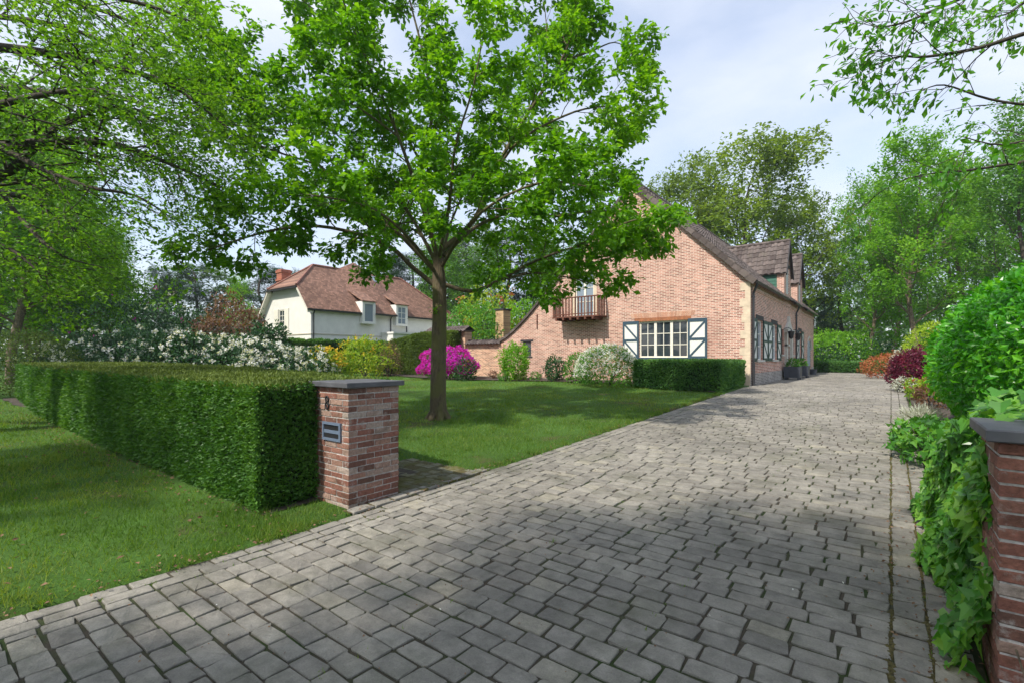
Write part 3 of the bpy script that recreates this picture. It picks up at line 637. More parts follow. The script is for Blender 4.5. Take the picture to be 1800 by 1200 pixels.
bw_ = MB(); bw_.quad((-13.4, HY+.4, .2), (-13.4, HE, .2), (-13.4, HE, 4.5), (-13.4, HY+.4, 4.5)); H.part('back_wall', bw_, M['brickY'])
# dark interior behind the openings
inn = MB(); inn.box((-13.2, HY + .6, .3), (HX - .6, HE - .3, 3.6)); H.part('interior', inn, simple('interior', (.06, .05, .045), .9, .2, 2))
# quoins at the corner
q = MB(); z = .45; i = 0
while z < 4.3:
    h = .3; l = (.34, .2, .3, .24, .36, .18)[i % 6]
    q.box((HX - l, HY - .012, z + .002), (HX + .011, HY + .05, min(z + h, 4.4) - .002)); z += h; i += 1
H.part('corner_stones', q, M['quoin'])
# cornice on side wall
cn = MB(); cn.box((HX - .02, HY + .25, 4.12), (HX + .035, 27.0, 4.2)); cn.box((HX-.02, 28.9, 4.12), (HX+.035, 31.2, 4.2)); cn.box((HX-.02, 33.1, 4.12), (HX+.035, HE, 4.2)); H.part('cornice', cn, M['brickY'])
# roof
rf = MB(); EV = np.array([-3.93, 0, 4.36]); RD = np.array([RX, 0, RZ + .05])
sl = RD - EV
pantiles(rf, (EV[0], HY - .05, EV[2]), (0, HE + .2 - HY, 0), sl, 64, 20, .045)
EL = np.array([-13.7, 0, 4.28]); pantiles(rf, (EL[0], HY + .05, EL[2]), (0, HE + .2 - HY, 0), RD - EL, 64, 20, .045)
a = EV + np.array([.0, 0, -.03]); c = RD + np.array([0, 0, -.04]); e2 = EL + np.array([0, 0, -.03])
for (p, qq) in ((a, c), (e2, c)): rf.quad((p[0], HY+.02, p[2]), (qq[0], HY+.02, qq[2]), (qq[0], HE+.15, qq[2]), (p[0], HE+.15, p[2]))
H.part('roof', rf, M['tileD'])
rg = MB(); yy = HY - .1
while yy < HE + .1: rg.tube([(RX, yy, RZ + .06), (RX, yy + .36, RZ + .08)], [.13, .11], 10); yy += .34
H.part('ridge_tiles', rg, M['tileD'])
# verge tiles along the right rake, coping along the left sweep
vg = MB(); nv = 20; d = sl / np.linalg.norm(sl); up_ = np.array([-d[2], 0, d[0]]); up_ = up_ if up_[2] > 0 else -up_
for i in range(nv):
    c0 = EV + sl * (i + .5) / nv + np.array([0, HY - .06, 0]) + up_ * (-.03); Ls = np.linalg.norm(sl) / nv * .53
    vg.obox(c0 + up_ * (.045 + .012) , d * Ls + up_ * -.012, (0, .13, 0), up_ * .03); vg.obox(c0 + np.array([0, -.115, 0]) - up_ * .045, d * Ls + up_ * -.012, (0, .018, 0), up_ * .085)
H.part('verge_tiles', vg, M['tileD'])
cpn = MB(); px_ = [p for p in prof if p[0] <= RX]; xs_ = np.linspace(-16.17, RX, 52); zs_ = np.array([top(x) for x in xs_])
zs_[1:-1] = (zs_[:-2] + zs_[1:-1] * 2 + zs_[2:]) / 4
for i in range(51):
    p = np.array([xs_[i], 0, zs_[i]]); r_ = np.array([xs_[i+1], 0, zs_[i+1]]); dd = (r_ - p); l = np.linalg.norm(dd); dd /= l; u_ = np.array([-dd[2], 0, dd[0]])
    cpn.obox((p + r_) / 2 + np.array([0, HY + .17, 0]) + u_ * (.05 + .006 * (i % 2)), dd * l * .52, (0, .27, 0), u_ * .055)
H.part('coping', cpn, M['tileD'])
# gutters and downpipes
gt = MB()
def gutter(mb, x, y0, y1, z, r=.07):
    a = np.linspace(math.pi, 2 * math.pi, 8); pr = [(x + r*math.cos(t), z + r*math.sin(t)) for t in a] + [(x + (r-.012)*math.cos(t), z + (r-.012)*math.sin(t)) for t in a[::-1]]
    mb.prism(pr, 'y', y0, y1)
for a, c in ((HY - .15, 26.95), (28.98, 31.15), (33.2, HE + .2)): gutter(gt, -3.93, a, c, 4.36)
H.part('gutter', gt, M['zinc'])
for yv, tp in ((20.0, 4.3), (30.55, 4.3)):
    dp = MB(); dp.tube([(-3.95, yv, tp), (-3.98, yv, tp - .12), (HX + .07, yv, tp - .35), (HX + .07, yv, 1.3)], .045, 8); dp.tube([(HX + .075, yv, 1.35), (HX + .075, yv, .45)], .058, 8)
    for zc in (1.4, 2.6, 3.8): dp.tube([(HX + .07, yv, zc), (HX + .07, yv, zc + .05)], .062, 8)
    H.part('downpipe', dp, M['zinc'])
# facade window, its shutters, lintel and brick arch
window(H, mpF, *WX, 3, 2, 3, M['creamp'], M['glass'], name='window', label='cream twelve-pane casement window under a wooden lintel')
sl_ = MB(); mbox(sl_, mpF, -8.6, -6.38, 1.47, 1.557, -.04, .16); H.part('window_sill', sl_, M['blue'])
lt = MB(); mbox(lt, mpF, -8.72, -6.32, 3.065, 3.2, -.022, .05); H.part('lintel', lt, M['lintel'])
ar = MB()
for i in range(37):
    u = -8.85 + i * .0715; tilt = (i - 18) / 18 * .06; zt = 3.42 + .0
    V = [mpF(x, z, dd) for dd in (-.008, .03) for x, z in ((u, 3.21), (u + .058, 3.21), (u + .058 + tilt, zt), (u + tilt, zt))]
    ar.add(V, np.array([(0,3,2,1),(4,5,6,7),(0,1,5,4),(1,2,6,5),(2,3,7,6),(3,0,4,7)]))
H.part('brick_arch', ar, islandmat('arch_brick', [(0, (.4, .2, .13)), (.5, (.55, .34, .24)), (1, (.5, .25, .16))], .9, 30))
shutter(H, mpF, -6.44, -5.7, 1.48, 3.1, True, M['blue']); shutter(H, mpF, -9.25, -8.52, 1.48, 3.1, False, M['blue'])
# slit window at the left end
window(H, mpF, -14.72, -14.2, 1.62, 2.34, 1, 1, 1, M['darkw'], M['glass'], label='small dark slit window behind the young shrub')
lt = MB(); mbox(lt, mpF, -14.85, -14.08, 2.345, 2.44, -.02, .05); H.part('lintel', lt, M['darkw']); lt = MB(); mbox(lt, mpF, -14.8, -14.12, 1.54, 1.615, -.02, .05); H.part('window_sill', lt, M['darkw'])
# iron wall anchors
for (px_, y0, y1) in ((984, 488, 548), (944, 553, 578)):
    X = onY(px_, HY - .03); t_ = -SA * X + CA * HY; za = CH + (HOR - y1) / F * t_; zb = CH + (HOR - y0) / F * t_
    an = MB(); an.box((X - .022, HY - .045, za), (X + .022, HY - .012, zb)); an.tube([(X, HY - .05, (za+zb)/2), (X, HY, (za+zb)/2)], .04, 8); H.part('wall_anchor', an, M['iron'])
# balcony with its door
BX0, BX1, BY, BZ = -12.38, -10.09, 19.08, 3.4
window(H, mpF, -11.66, -10.7, 3.42, 5.45, 2, 1, 3, M['creamp'], M['glassb'], name='balcony_door', label='cream french door opening to the balcony')
qn = MB(); mbox(qn, mpF, -11.82, -11.665, 3.4, 5.45, -.012, .04); mbox(qn, mpF, -10.695, -10.54, 3.4, 5.45, -.012, .04); mbox(qn, mpF, -11.82, -10.54, 5.452, 5.6, -.012, .04); H.part('door_surround', qn, M['quoin'])
bl = MB(); bl.box((BX0 - .05, BY - .05, BZ - .06), (BX1 + .05, HY - .002, BZ)); bal = H.part('balcony', bl, M['wood'])
rl = MB(); RT = 4.27
rl.box((BX0 - .05, BY - .05, RT - .05), (BX1 + .05, BY + .03, RT)); rl.box((BX0 - .05, BY + .03, RT - .05), (BX0 + .03, HY - .002, RT)); rl.box((BX1 - .03, BY + .03, RT - .05), (BX1 + .05, HY - .002, RT))
rl.box((BX0 - .03, BY - .03, BZ + .08), (BX1 + .03, BY + .01, BZ + .12)); rl.build('rail', M['wood'], bal)
for i in range(15):
    b_ = MB(); x = BX0 + (BX1 - BX0) * i / 14; s_ = .032 if i in (0, 14) else .022; b_.box((x - s_, BY - .01 - s_, BZ), (x + s_, BY - .01 + s_, RT - .05)); b_.build('baluster', M['wood'], bal)
for xx in (BX0 - .01, BX1 + .01):
    for i in range(1, 5):
        b_ = MB(); y = BY + (HY - BY) * i / 5; b_.box((xx - .02, y - .02, BZ), (xx + .02, y + .02, RT - .05)); b_.build('baluster', M['wood'], bal)
for i in range(6):
    b_ = MB(); x = BX0 + .2 + (BX1 - BX0 - .4) * i / 5; b_.box((x - .045, BY - .14, BZ - .17), (x + .045, HY - .003, BZ - .06)); b_.build('joist', M['wood'], bal)
# side openings
for (a, c, e, f) in (ops[0], ops[1], ops[5]):
    window(H, mpS, a, c, e, f, 1, 2, 3, M['white'], M['glassb'])
    s_ = MB(); mbox(s_, mpS, a - .12, c + .12, e - .09, e - .004, -.09, .15); H.part('window_sill', s_, M['sill'])
    s_ = MB(); mbox(s_, mpS, a - .16, c + .16, f + .003, f + .19, -.02, .1); H.part('lintel', s_, M['darkw'])
for (a, c, fl) in ((20.14, 20.88, True), (22.05, 23.0, False), (23.04, 23.96, True), (25.14, 26.1, False), (30.95, 31.8, True), (32.85, 33.7, False)):
    shutter(H, mpS, a, c, 1.4, 3.05, fl, M['green'])
for (a, c, e, f) in (ops[2], ops[4]):
    window(H, mpS, a, c, e, f, 1, 2, 3, M['iron'], M['glass'], label='small barred window beside the front door')
    s_ = MB(); mbox(s_, mpS, a - .08, c + .08, e - .08, e - .003, -.06, .1); H.part('window_sill', s_, M['sill'])
dr = MB(); mbox(dr, mpS, 27.55, 28.75, .5, 2.75, .1, .15)
for a, c in ((27.65, 28.1), (28.2, 28.65)):
    for e, f in ((.7, 1.4), (1.5, 2.6)): mbox(dr, mpS, a, c, e, f, .08, .1)
fd = H.part('front_door', dr, simple('door_paint', (.5, .47, .4), .5, .1, 10)); hd = MB(); mbox(hd, mpS, 28.62, 28.68, 1.45, 1.6, .03, .08); hd.build('door_handle', M['black'], fd)
sr = MB(); mbox(sr, mpS, 27.2, 27.545, .5, 2.75, -.12, .02); mbox(sr, mpS, 28.755, 29.1, .5, 2.75, -.12, .02); mbox(sr, mpS, 27.12, 29.18, 2.755, 2.95, -.18, .02)
V2 = [(27.25, 2.953), (29.05, 2.953), (28.75, 3.15), (28.4, 3.32), (28.22, 3.62), (28.08, 3.62), (27.9, 3.32), (27.55, 3.15)]
sr.add([mpS(u, z, -.1) for u, z in V2] + [mpS(u, z, .02) for u, z in V2], [list(range(8)), list(range(15, 7, -1))] + [(i, 8 + i, 8 + (i+1) % 8, (i+1) % 8) for i in range(8)])
sr.box((HX - .02, 27.2, 2.1), (HX + .2, 27.5, 2.2)); H.part('door_surround', sr, M['sill'])
for yv in (29.32, 27.02):
    la = MB(); la.tube([(HX, yv, 2.95), (HX + .2, yv, 3.0), (HX + .32, yv, 2.9)], .018, 6); la.tube([(HX + .32, yv, 2.9), (HX + .32, yv, 2.84), (HX + .32, yv, 2.8), (HX + .32, yv, 2.5), (HX + .32, yv, 2.44)], [.02, .03, .16, .1, .03], 6)
    H.part('wall_lantern', la, M['black'])
ad = MB(); ar_ = [(35.55, .5), (37.25, .5), (37.25, 2.2)] + [(36.4 + .85*math.cos(t), 2.0 + .62*math.sin(t) + .15) for t in np.linspace(.15, math.pi-.15, 9)] + [(35.55, 2.2)]
ad.add([mpS(u, z, .04) for u, z in ar_] + [mpS(u, z, .12) for u, z in ar_], [list(range(len(ar_))), list(range(2*len(ar_)-1, len(ar_)-1, -1))] + [(i, len(ar_)+i, len(ar_)+(i+1) % len(ar_), (i+1) % len(ar_)) for i in range(len(ar_))])
gd = H.part('arched_door', ad, M['doorg'], label='pale grey double door with an arched head')
for z in (.9, 1.6, 2.2):
    for a in (35.6, 36.9): hg = MB(); mbox(hg, mpS, a, a + .3, z, z + .04, .025, .04); hg.build('hinge', M['black'], gd)
at_ = MB()
for t0, t1 in zip(np.linspace(0, math.pi, 13)[:-1], np.linspace(0, math.pi, 13)[1:]):
    V = [mpS(36.4 + r_*math.cos(t), 2.05 + r_*.82*math.sin(t), dd) for dd in (-.03, .03) for t, r_ in ((t0, .9), (t1, .9), (t1, 1.05), (t0, 1.05))]
    at_.add(V, np.array([(0,3,2,1),(4,5,6,7),(0,1,5,4),(1,2,6,5),(2,3,7,6),(3,0,4,7)]))
H.part('door_arch', at_, M['sill'])
# dormers
for yc in (27.95, 32.2):
    hw = .95; y0, y1 = yc - hw, yc + hw; ze, zr = 5.82, 7.36
    d_ = MB(); tp = lambda u, ze=ze, zr=zr, yc=yc, hw=hw: ze + (zr - ze) * max(0, 1 - abs(u - yc) / hw)
    mpD = lambda u, z, d: (HX + .02 - d, u, z)
    panel(d_, [y0, yc, y1], [(yc - .42, yc + .42, 4.72, 6.05)], tp, 4.1, mpD, .12)
    dm = H.part('dormer', d_, M['brickY'])
    c_ = MB(); c_.quad((HX - .3, y0, 4.4), (HX + .02, y0, 4.4), (HX + .02, y0, ze), (HX - .3, y0, ze)); c_.build('brick_cheek', M['brickX'], dm); c_ = MB(); c_.quad((HX + .02, y1, 4.2), (HX - .3, y1, 4.2), (HX - .3, y1, ze), (HX + .02, y1, ze)); c_.build('brick_cheek', M['brickX'], dm)
    for yy_, s_ in ((y0 + .012, 1), (y1 - .012, -1)):
        g_ = MB(); z = 4.3
        while z < ze: g_.quad((HX - 1.9, yy_ , z), (HX - .3, yy_, z), (HX - .3, yy_ + s_ * .015, min(z + .17, ze)), (HX - 1.9, yy_ + s_ * .015, min(z + .17, ze))); z += .17
        g_.build('boarded_cheek', M['greenb'], dm)
    rr_ = MB(); xf = HX + .16; xb = HX - 3.15; Lx = xf - xb; eo = .12; dz = (zr - ze) / hw
    pantiles(rr_, (xf, y0 - eo, ze - eo * dz + .03), (-Lx, 0, 0), (0, hw + eo, (hw + eo) * dz + .02), 12, 7, .045)
    pantiles(rr_, (xf, y1 + eo, ze - eo * dz + .03), (-Lx, 0, 0), (0, -(hw + eo), (hw + eo) * dz + .02), 12, 7, .045)
    for s_, ya in ((1, y0 - eo), (-1, y1 + eo)): rr_.quad((xf, ya, ze - eo*dz), (xf, yc, zr), (xb, yc, zr), (xb, ya, ze - eo*dz))
    x = xf
    while x > xb: rr_.tube([(x, yc, zr + .07), (x - .33, yc, zr + .06)], [.085, .1], 8); x -= .32
    rr_.build('dormer_roof', M['tileD'], dm)
    for s_ in (-1, 1):
        bg_ = MB(); p = np.array([xf - .02, yc + s_ * (hw + eo), ze - eo * dz - .04]); r_ = np.array([xf - .02, yc, zr - .0]); dd = (r_ - p) / np.linalg.norm(r_ - p); bg_.obox((p + r_) / 2, (r_ - p) / 2, (.025, 0, 0), np.cross(dd, (1, 0, 0)) * .07)
        bg_.build('bargeboard', M['darkw'], dm)
    window(H, mpD, yc - .42, yc + .42, 4.72, 6.05, 2, 1, 2, M['white'], M['glassb'], d=.06)
    l_ = MB(); mbox(l_, mpD, yc - .55, yc + .55, 6.053, 6.22, -.02, .08); l_.build('dormer_lintel', M['darkw'], dm)

# chimney of the garden building behind the sweep of the gable
X0, X1 = onY(871, 23.0), onY(897.5, 23.4)
C_ = Root('garden_chimney', ((X0+X1)/2, 23.4, .5), 'yellow brown brick chimney standing behind the sweeping end of the gable', 'chimney')
t_ = -SA * X0 + CA * 23; zt = CH + (HOR - 546) / F * t_
c_ = MB(); c_.box((X0, 23.0, .2), (X0 + .62, 23.7, zt)); C_.part('stack', c_, M['brickC'])
c_ = MB(); c_.box((X0 - .05, 22.95, zt + .002), (X0 + .67, 23.75, zt + .09)); C_.part('cap', c_, M['zinc'])
c_ = MB(); c_.tube([(X0+.35, 23.35, zt + .09), (X0+.35, 23.35, zt + .7)], .015, 6); C_.part('rod', c_, M['black'])

# garden walls
W1 = Root('garden_wall', (-17.4, HY + .15, .5), 'low brick garden wall with dark pantile coping joined to the end of the gable', 'wall')
xa, xb_ = -18.62, -16.175
w_ = MB(); w_.box((xa, HY + .03, .2), (xb_, HY + .33, 2.28)); w_.box((xb_ - .1, HY - .03, .2), (xb_ + .22, HY + .02, 2.3)); W1.part('brickwork', w_, M['brickG'])
w_ = MB(); pantiles(w_, (xa, HY - .18, 2.26), (xb_ - xa + .05, 0, 0), (0, .4, .2), 12, 1, .065, .02); pantiles(w_, (xa, HY + .56, 2.26), (xb_ - xa + .05, 0, 0), (0, -.4, .2), 12, 1, .065, .02)
w_.box((xa, HY - .1, 2.281), (xb_ + .02, HY + .46, 2.33)); W1.part('coping', w_, M['tileD'])
W2 = Root('gateway_wall', (-20.2, HY + .5, .5), 'taller brick gateway wall with dark pantile coping behind the clipped hedge', 'wall')
xa, xb_ = -21.6, -18.63
w_ = MB(); w_.box((xa, HY - .1, .2), (xb_, HY + .45, 3.0)); W2.part('brickwork', w_, M['brickG'])
w_ = MB(); pantiles(w_, (xa - .1, HY - .36, 2.97), (xb_ - xa + .2, 0, 0), (0, .52, .3), 14, 2, .065, .03); pantiles(w_, (xa - .1, HY + .7, 2.97), (xb_ - xa + .2, 0, 0), (0, -.52, .3), 14, 2, .065, .03)
w_.box((xa - .05, HY - .2, 3.001), (xb_ + .05, HY + .55, 3.06)); W2.part('coping', w_, M['tileD'])

# ------------------------------------------------------------------ neighbour house
K = 1.25
def NB(p): return (p[0] * K, p[1] * K, CH + (p[2] - CH) * K)
class NRoot(Root):
    def part(s, name, mb, mat, smooth=False, label=None):
        V = [v * K for v in mb.V]
        for v in V: v[:, 2] += CH - CH * K
        mb.V = V; return super().part(name, mb, mat, smooth, label)
    def sub(s, name, mb, mat, parent):
        V = [v * K for v in mb.V]
        for v in V: v[:, 2] += CH - CH * K
        mb.V = V; return mb.build(name, mat, parent)
NH = NRoot('neighbour_house', NB((-27, 19, .7)), 'cream rendered house with a red brown tiled hipped roof beyond the garden', 'house')
GX0, GX1, GY, GE = -29.6, -24.4, 13.9, 25.0
nw = MB(); tpf = lambda x: float(np.interp(x, [GX0, GX0 + 1.06, GX1 - 1.06, GX1], [4.31, 5.37, 5.37, 4.31]))
mpG = lambda u, z, d: (u, GY + d, z); mpR = lambda u, z, d: (GX1 - d, u, z)
gw = (-27.85, -27.2, 3.0, 4.25)
panel(nw, [GX0, GX0+1.06, GX1-1.06, GX1], [gw], tpf, 0, mpG, .1)
panel(nw, [GY, GE], [], lambda u: 4.31, 0, mpR)
nw.quad((GX0, GE, 0), (GX0, GY, 0), (GX0, GY, 4.31), (GX0, GE, 4.31)); nw.quad((GX1, GE, 0), (GX0, GE, 0), (GX0, GE, 4.31), (GX1, GE, 4.31))
nwo = NH.part('wall', nw, M['cream'])
nr_ = MB(); o = .18; ez = 4.31 - o + .0; PX = -27.0; py0, py1 = 15.5, 22.0; pz = 6.98
A = (GX1 + o, GY - .3, ez); B = (GX1 + o, GE + .2, ez); Cc = (PX, py1, pz); D = (PX, py0, pz); E = (GX1 - .96, GY - .3, 5.45)
A2 = (GX0 - o, GY - .3, ez); B2 = (GX0 - o, GE + .2, ez); E2 = (GX0 + .96, GY - .3, 5.45)
nr_.quad(A, B, Cc, D, E); nr_.quad(E, D, E2); nr_.quad(A2, E2, D, Cc, B2); nr_.quad(B, B2, Cc)
# central taller roof spilling to the eave
pk = (-27.15, 18.35, 7.6); f1 = (-24.02, 17.85, 4.1); f2 = (-24.02, 19.35, 4.1); g1 = (-26.9, 16.7, 6.8); g2 = (-26.9, 20.0, 6.9); b1 = (-28.0, 16.9, 5.9); b2 = (-28.0, 19.9, 5.9)
nr_.quad(pk, f1, f2); nr_.quad(pk, g1, f1); nr_.quad(pk, f2, g2); nr_.quad(pk, b1, g1); nr_.quad(pk, g2, b2); nr_.quad(pk, b2, b1)
NH.part('roof', nr_, M['tileR'])
hp = MB()
for a, c in ((E, D), (D, Cc), (Cc, B), (D, E2)): hp.tube([np.array(a) + (0,0,.03), np.array(c) + (0,0,.03)], .07, 6)
NH.part('ridge_tiles', hp, simple('ridge_red', (.22, .1, .075), .85, .3, 6))
ng = MB()
for a, c in ((GY - .3, 16.9), (17.75, 19.3), (20.2, GE + .2)):
    x_ = GX1 + (.22 if a != 17.75 else .42); ng.prism([(x_-.06, ez-.0), (x_+.06, ez-.0), (x_+.05, ez-.1), (x_-.05, ez-.1)], 'y', a, c)
ng.prism([(E2[0]-.02, 5.4), (E[0]+.02, 5.4), (E[0]+.02, 5.32), (E2[0]-.02, 5.32)], 'y', GY - .36, GY - .26)
NH.part('gutter', ng, M['zinc'])
for s_, a, c in ((1, A, E), (-1, A2, E2)):
    vb = MB(); p = np.array(a) - (0, 0, .1); q_ = np.array(c) - (0, 0, .1); vb.add([p + (0, -.0, 0), q_, q_ + (0, .3, 0), p + (0, .3, 0), p + (0, 0, -.12), q_ + (0, 0, -.12), q_ + (0, .3, -.12), p + (0, .3, -.12)], np.array([(0,1,2,3),(7,6,5,4),(0,4,5,1),(1,5,6,2),(2,6,7,3),(3,7,4,0)])); NH.part('bargeboard', vb, M['creamp'])
sc_ = MB(); sc_.box((GX1 + .002, GY, 2.78), (GX1 + .03, GE, 2.83)); sc_.box((GX0, GY - .03, 2.78), (GX1 + .03, GY - .002, 2.83)); NH.part('string_course', sc_, simple('string', (.5, .46, .36), .8, .1))
gdx = MB(); gdx.box((GX1 + .004, 14.55, 0), (GX1 + .03, 18.05, 2.2)); gdx.box((GX1 + .03, 14.5, 2.2), (GX1 + .06, 18.1, 2.25)); 
for z in (.5, 1.0, 1.5): gdx.box((GX1 + .03, 14.6, z), (GX1 + .034, 18.0, z + .02))
NH.part('garage_door', gdx, M['white'])
window(NH, mpG, *gw, 1, 2, 4, M['creamp'], M['glass'], d=.05)
for a, c in ((-28.35, -27.88), (-27.17, -26.7)):
    s_ = MB(); mbox(s_, mpG, a, c, 2.95, 4.3, -.04, -.005); NH.part('shutter', s_, M['creamp'])
s_ = MB(); mbox(s_, mpG, -28.0, -27.05, 2.9, 2.98, -.06, -.002); NH.part('window_sill', s_, M['creamp'])
for yc in (17.35, 19.78):
    b_ = MB(); b_.box((GX1 - .9, yc - .45, 3.5), (GX1 + .3, yc - .34, 4.8)); b_.box((GX1 - .9, yc + .34, 3.5), (GX1 + .3, yc + .45, 4.8)); b_.box((GX1 - .02, yc - .34, 3.5), (GX1 + .3, yc + .34, 3.58)); b_.box((GX1 - .9, yc - .34, 4.7), (GX1 + .3, yc + .34, 4.8))
    dm = NH.part('dormer', b_, M['white'])
    window(NH, lambda u, z, d: (GX1 + .3 - d, u, z), yc - .34, yc + .34, 3.58, 4.7, 1, 1 if yc < 18 else 2, 1 if yc < 18 else 3, M['white'], M['glassb'], d=.04)
    r_ = MB(); V = [(GX1 + .38, yc - .52, 4.83), (GX1 + .38, yc + .52, 4.83), (GX1 - 1.5, yc + .52, 5.75), (GX1 - 1.5, yc - .52, 5.75)]; V += [(a, b, c - .06) for a, b, c in V]
    r_.add(V, np.array([(0,1,2,3),(7,6,5,4),(0,4,5,1),(1,5,6,2),(2,6,7,3),(3,7,4,0)])); NH.part('dormer_roof', r_, M['tileR'])
for sx_, sy_ in ((625, 490), (656.5, 494)):
    dx, dy, dz_ = -SA + CA * (sx_ - 900) / F, CA + SA * (sx_ - 900) / F, (HOR - sy_) / F; k_ = (pz - ez) / (PX - GX1 - o); tt = (ez + k_ * (0 - GX1 - o) - CH) / (dz_ - k_ * dx); xc, ys_, zc = tt * dx, tt * dy - .6, CH + tt * dz_; d_ = unit(np.array([PX - GX1 - o, 0, pz - ez])); n_ = np.array([d_[2], 0, -d_[0]])
    s_ = MB(); s_.obox(np.array([xc, ys_ + .6, zc]) + n_ * .08, d_ * .32, (0, .22, 0), n_ * .06); so_ = NH.part('skylight', s_, M['zinc'])
    s_ = MB(); s_.obox(np.array([xc, ys_ + .6, zc]) + n_ * .145, d_ * .26, (0, .17, 0), n_ * .006); NH.sub('pane', s_, M['glassb'], so_)
for yv in (GY + .12, 19.1, 20.35):
    s_ = MB(); s_.tube([(GX1 + .2, yv, ez - .06), (GX1 + .06, yv, ez - .25), (GX1 + .06, yv, .3)], .035, 6); NH.part('downpipe', s_, M['zinc'])
an_ = MB(); an_.box((GX1 + .002, 18.45, 0), (-23.3, 25, 2.95)); an_.box((GX1 + .002, 18.4, 2.95), (-23.2, 25.05, 3.06)); NH.part('garage_annex', an_, M['cream'])
ch_ = MB(); ch_.box((-30.35, 15.0, 2.0), (-29.72, 15.6, 7.0)); ch_.box((-30.4, 14.95, 6.3), (-29.67, 15.65, 6.4)); ch_.box((-30.4, 14.95, 6.8), (-29.67, 15.65, 6.95)); NH.part('chimney', ch_, M['brickR'])
lw = MB(); lw.box((-33.5, 15.5, 0), (-29.605, 20, 3.6)); NH.part('wing_wall', lw, M['cream'])
lw = MB(); V = [(-33.7, 15.2, 3.5), (-29.3, 15.2, 3.5), (-29.3, 17.7, 5.6), (-33.0, 17.7, 5.6)]; lw.quad(*V); lw.quad((-33.7, 20.2, 3.5), (-29.3, 20.2, 3.5), (-29.3, 17.7, 5.6), (-33.0, 17.7, 5.6)); lw.quad((-33.7, 15.2, 3.5), (-33.7, 20.2, 3.5), (-33.0, 17.7, 5.6)); NH.part('wing_roof', lw, M['tileR'])
lw = MB(); lw.box((-32.6, 15.3, 3.5), (-31.2, 16.5, 4.25)); wd = NH.part('wing_dormer', lw, M['blue'])
# low building further left
OB = Root('outbuilding', (-47, 22, .5), 'long low building with a grey tiled roof behind the dark shrubs', 'building')
ob_ = MB(); ob_.box((-52, 20, .2), (-41, 25, 4.2)); OB.part('wall', ob_, M['cream'])
ob_ = MB(); pantiles(ob_, (-52.4, 19.6, 4.1), (11.8, 0, 0), (0, 2.9, 2.2), 44, 12); pantiles(ob_, (-52.4, 25.4, 4.1), (11.8, 0, 0), (0, -2.9, 2.2), 44, 12); ob_.quad((-52.3, 19.6, 4.1), (-40.7, 19.6, 4.1), (-40.7, 22.5, 6.28), (-52.3, 22.5, 6.28)); ob_.quad((-40.75, 19.7, 4.1), (-40.75, 25.3, 4.1), (-40.75, 22.5, 6.2))
OB.part('roof', ob_, M['tileD'])

# ------------------------------------------------------------------ planters and pots by the door
def planter(x, y, label):
    e = empty('planter', (x, y, .5)); tag(e, label, 'planter', 'square zinc planters by the front door')
    b_ = MB(); s_ = .33; b_.add([(-s_, -s_, .1), (s_, -s_, .1), (s_, s_, .1), (-s_, s_, .1), (-s_-.02, -s_-.02, .62), (s_+.02, -s_-.02, .62), (s_+.02, s_+.02, .62), (-s_-.02, s_+.02, .62), (-s_+.02, -s_+.02, .62), (s_-.02, -s_+.02, .62), (s_-.02, s_-.02, .62), (-s_+.02, s_-.02, .62), (-s_+.02, -s_+.02, .55), (s_-.02, -s_+.02, .55), (s_-.02, s_-.02, .55), (-s_+.02, s_-.02, .55)],
        [(3,2,1,0)] + [(i, (i+1) % 4, 4 + (i+1) % 4, 4 + i) for i in range(4)] + [(4+i, 4+(i+1) % 4, 8+(i+1) % 4, 8+i) for i in range(4)] + [(8+i, 8+(i+1) % 4, 12+(i+1) % 4, 12+i) for i in range(4)] + [(12,13,14,15)])
    b_.build('box', M['planter'], e)
    for sx in (-1, 1):
        for sy in (-1, 1): f_ = MB(); f_.box((sx*.26-.04, sy*.26-.04, 0), (sx*.26+.04, sy*.26+.04, .1)); f_.build('foot', M['planter'], e)
planter(-3.72, 26.75, 'square zinc planter nearer the corner of the house, left of the front door')
planter(-3.72, 29.55, 'square zinc planter farther along, right of the front door')
for x, y, l in ((-3.72, 26.75, 'small green plant growing in the nearer zinc planter'), (-3.72, 29.55, 'small green plant growing in the farther zinc planter')):
    shrub('potted_plant', l, 'plant', (x, y, 1.05), (.26, .26, .22), 260, .11, M['shrub'], 'plants in the planters', sink=.2)
pt = MB(); pt.tube([(0, 0, 0), (0, 0, .02), (0, 0, .3), (0, 0, .34), (0, 0, .345)], [.15, .16, .22, .24, .2], 14); po = pt.build('flower_pot', M['planter']); po.location = (-3.8, 35.1, .5); tag(po, 'round grey pot standing beside the arched door', 'pot')

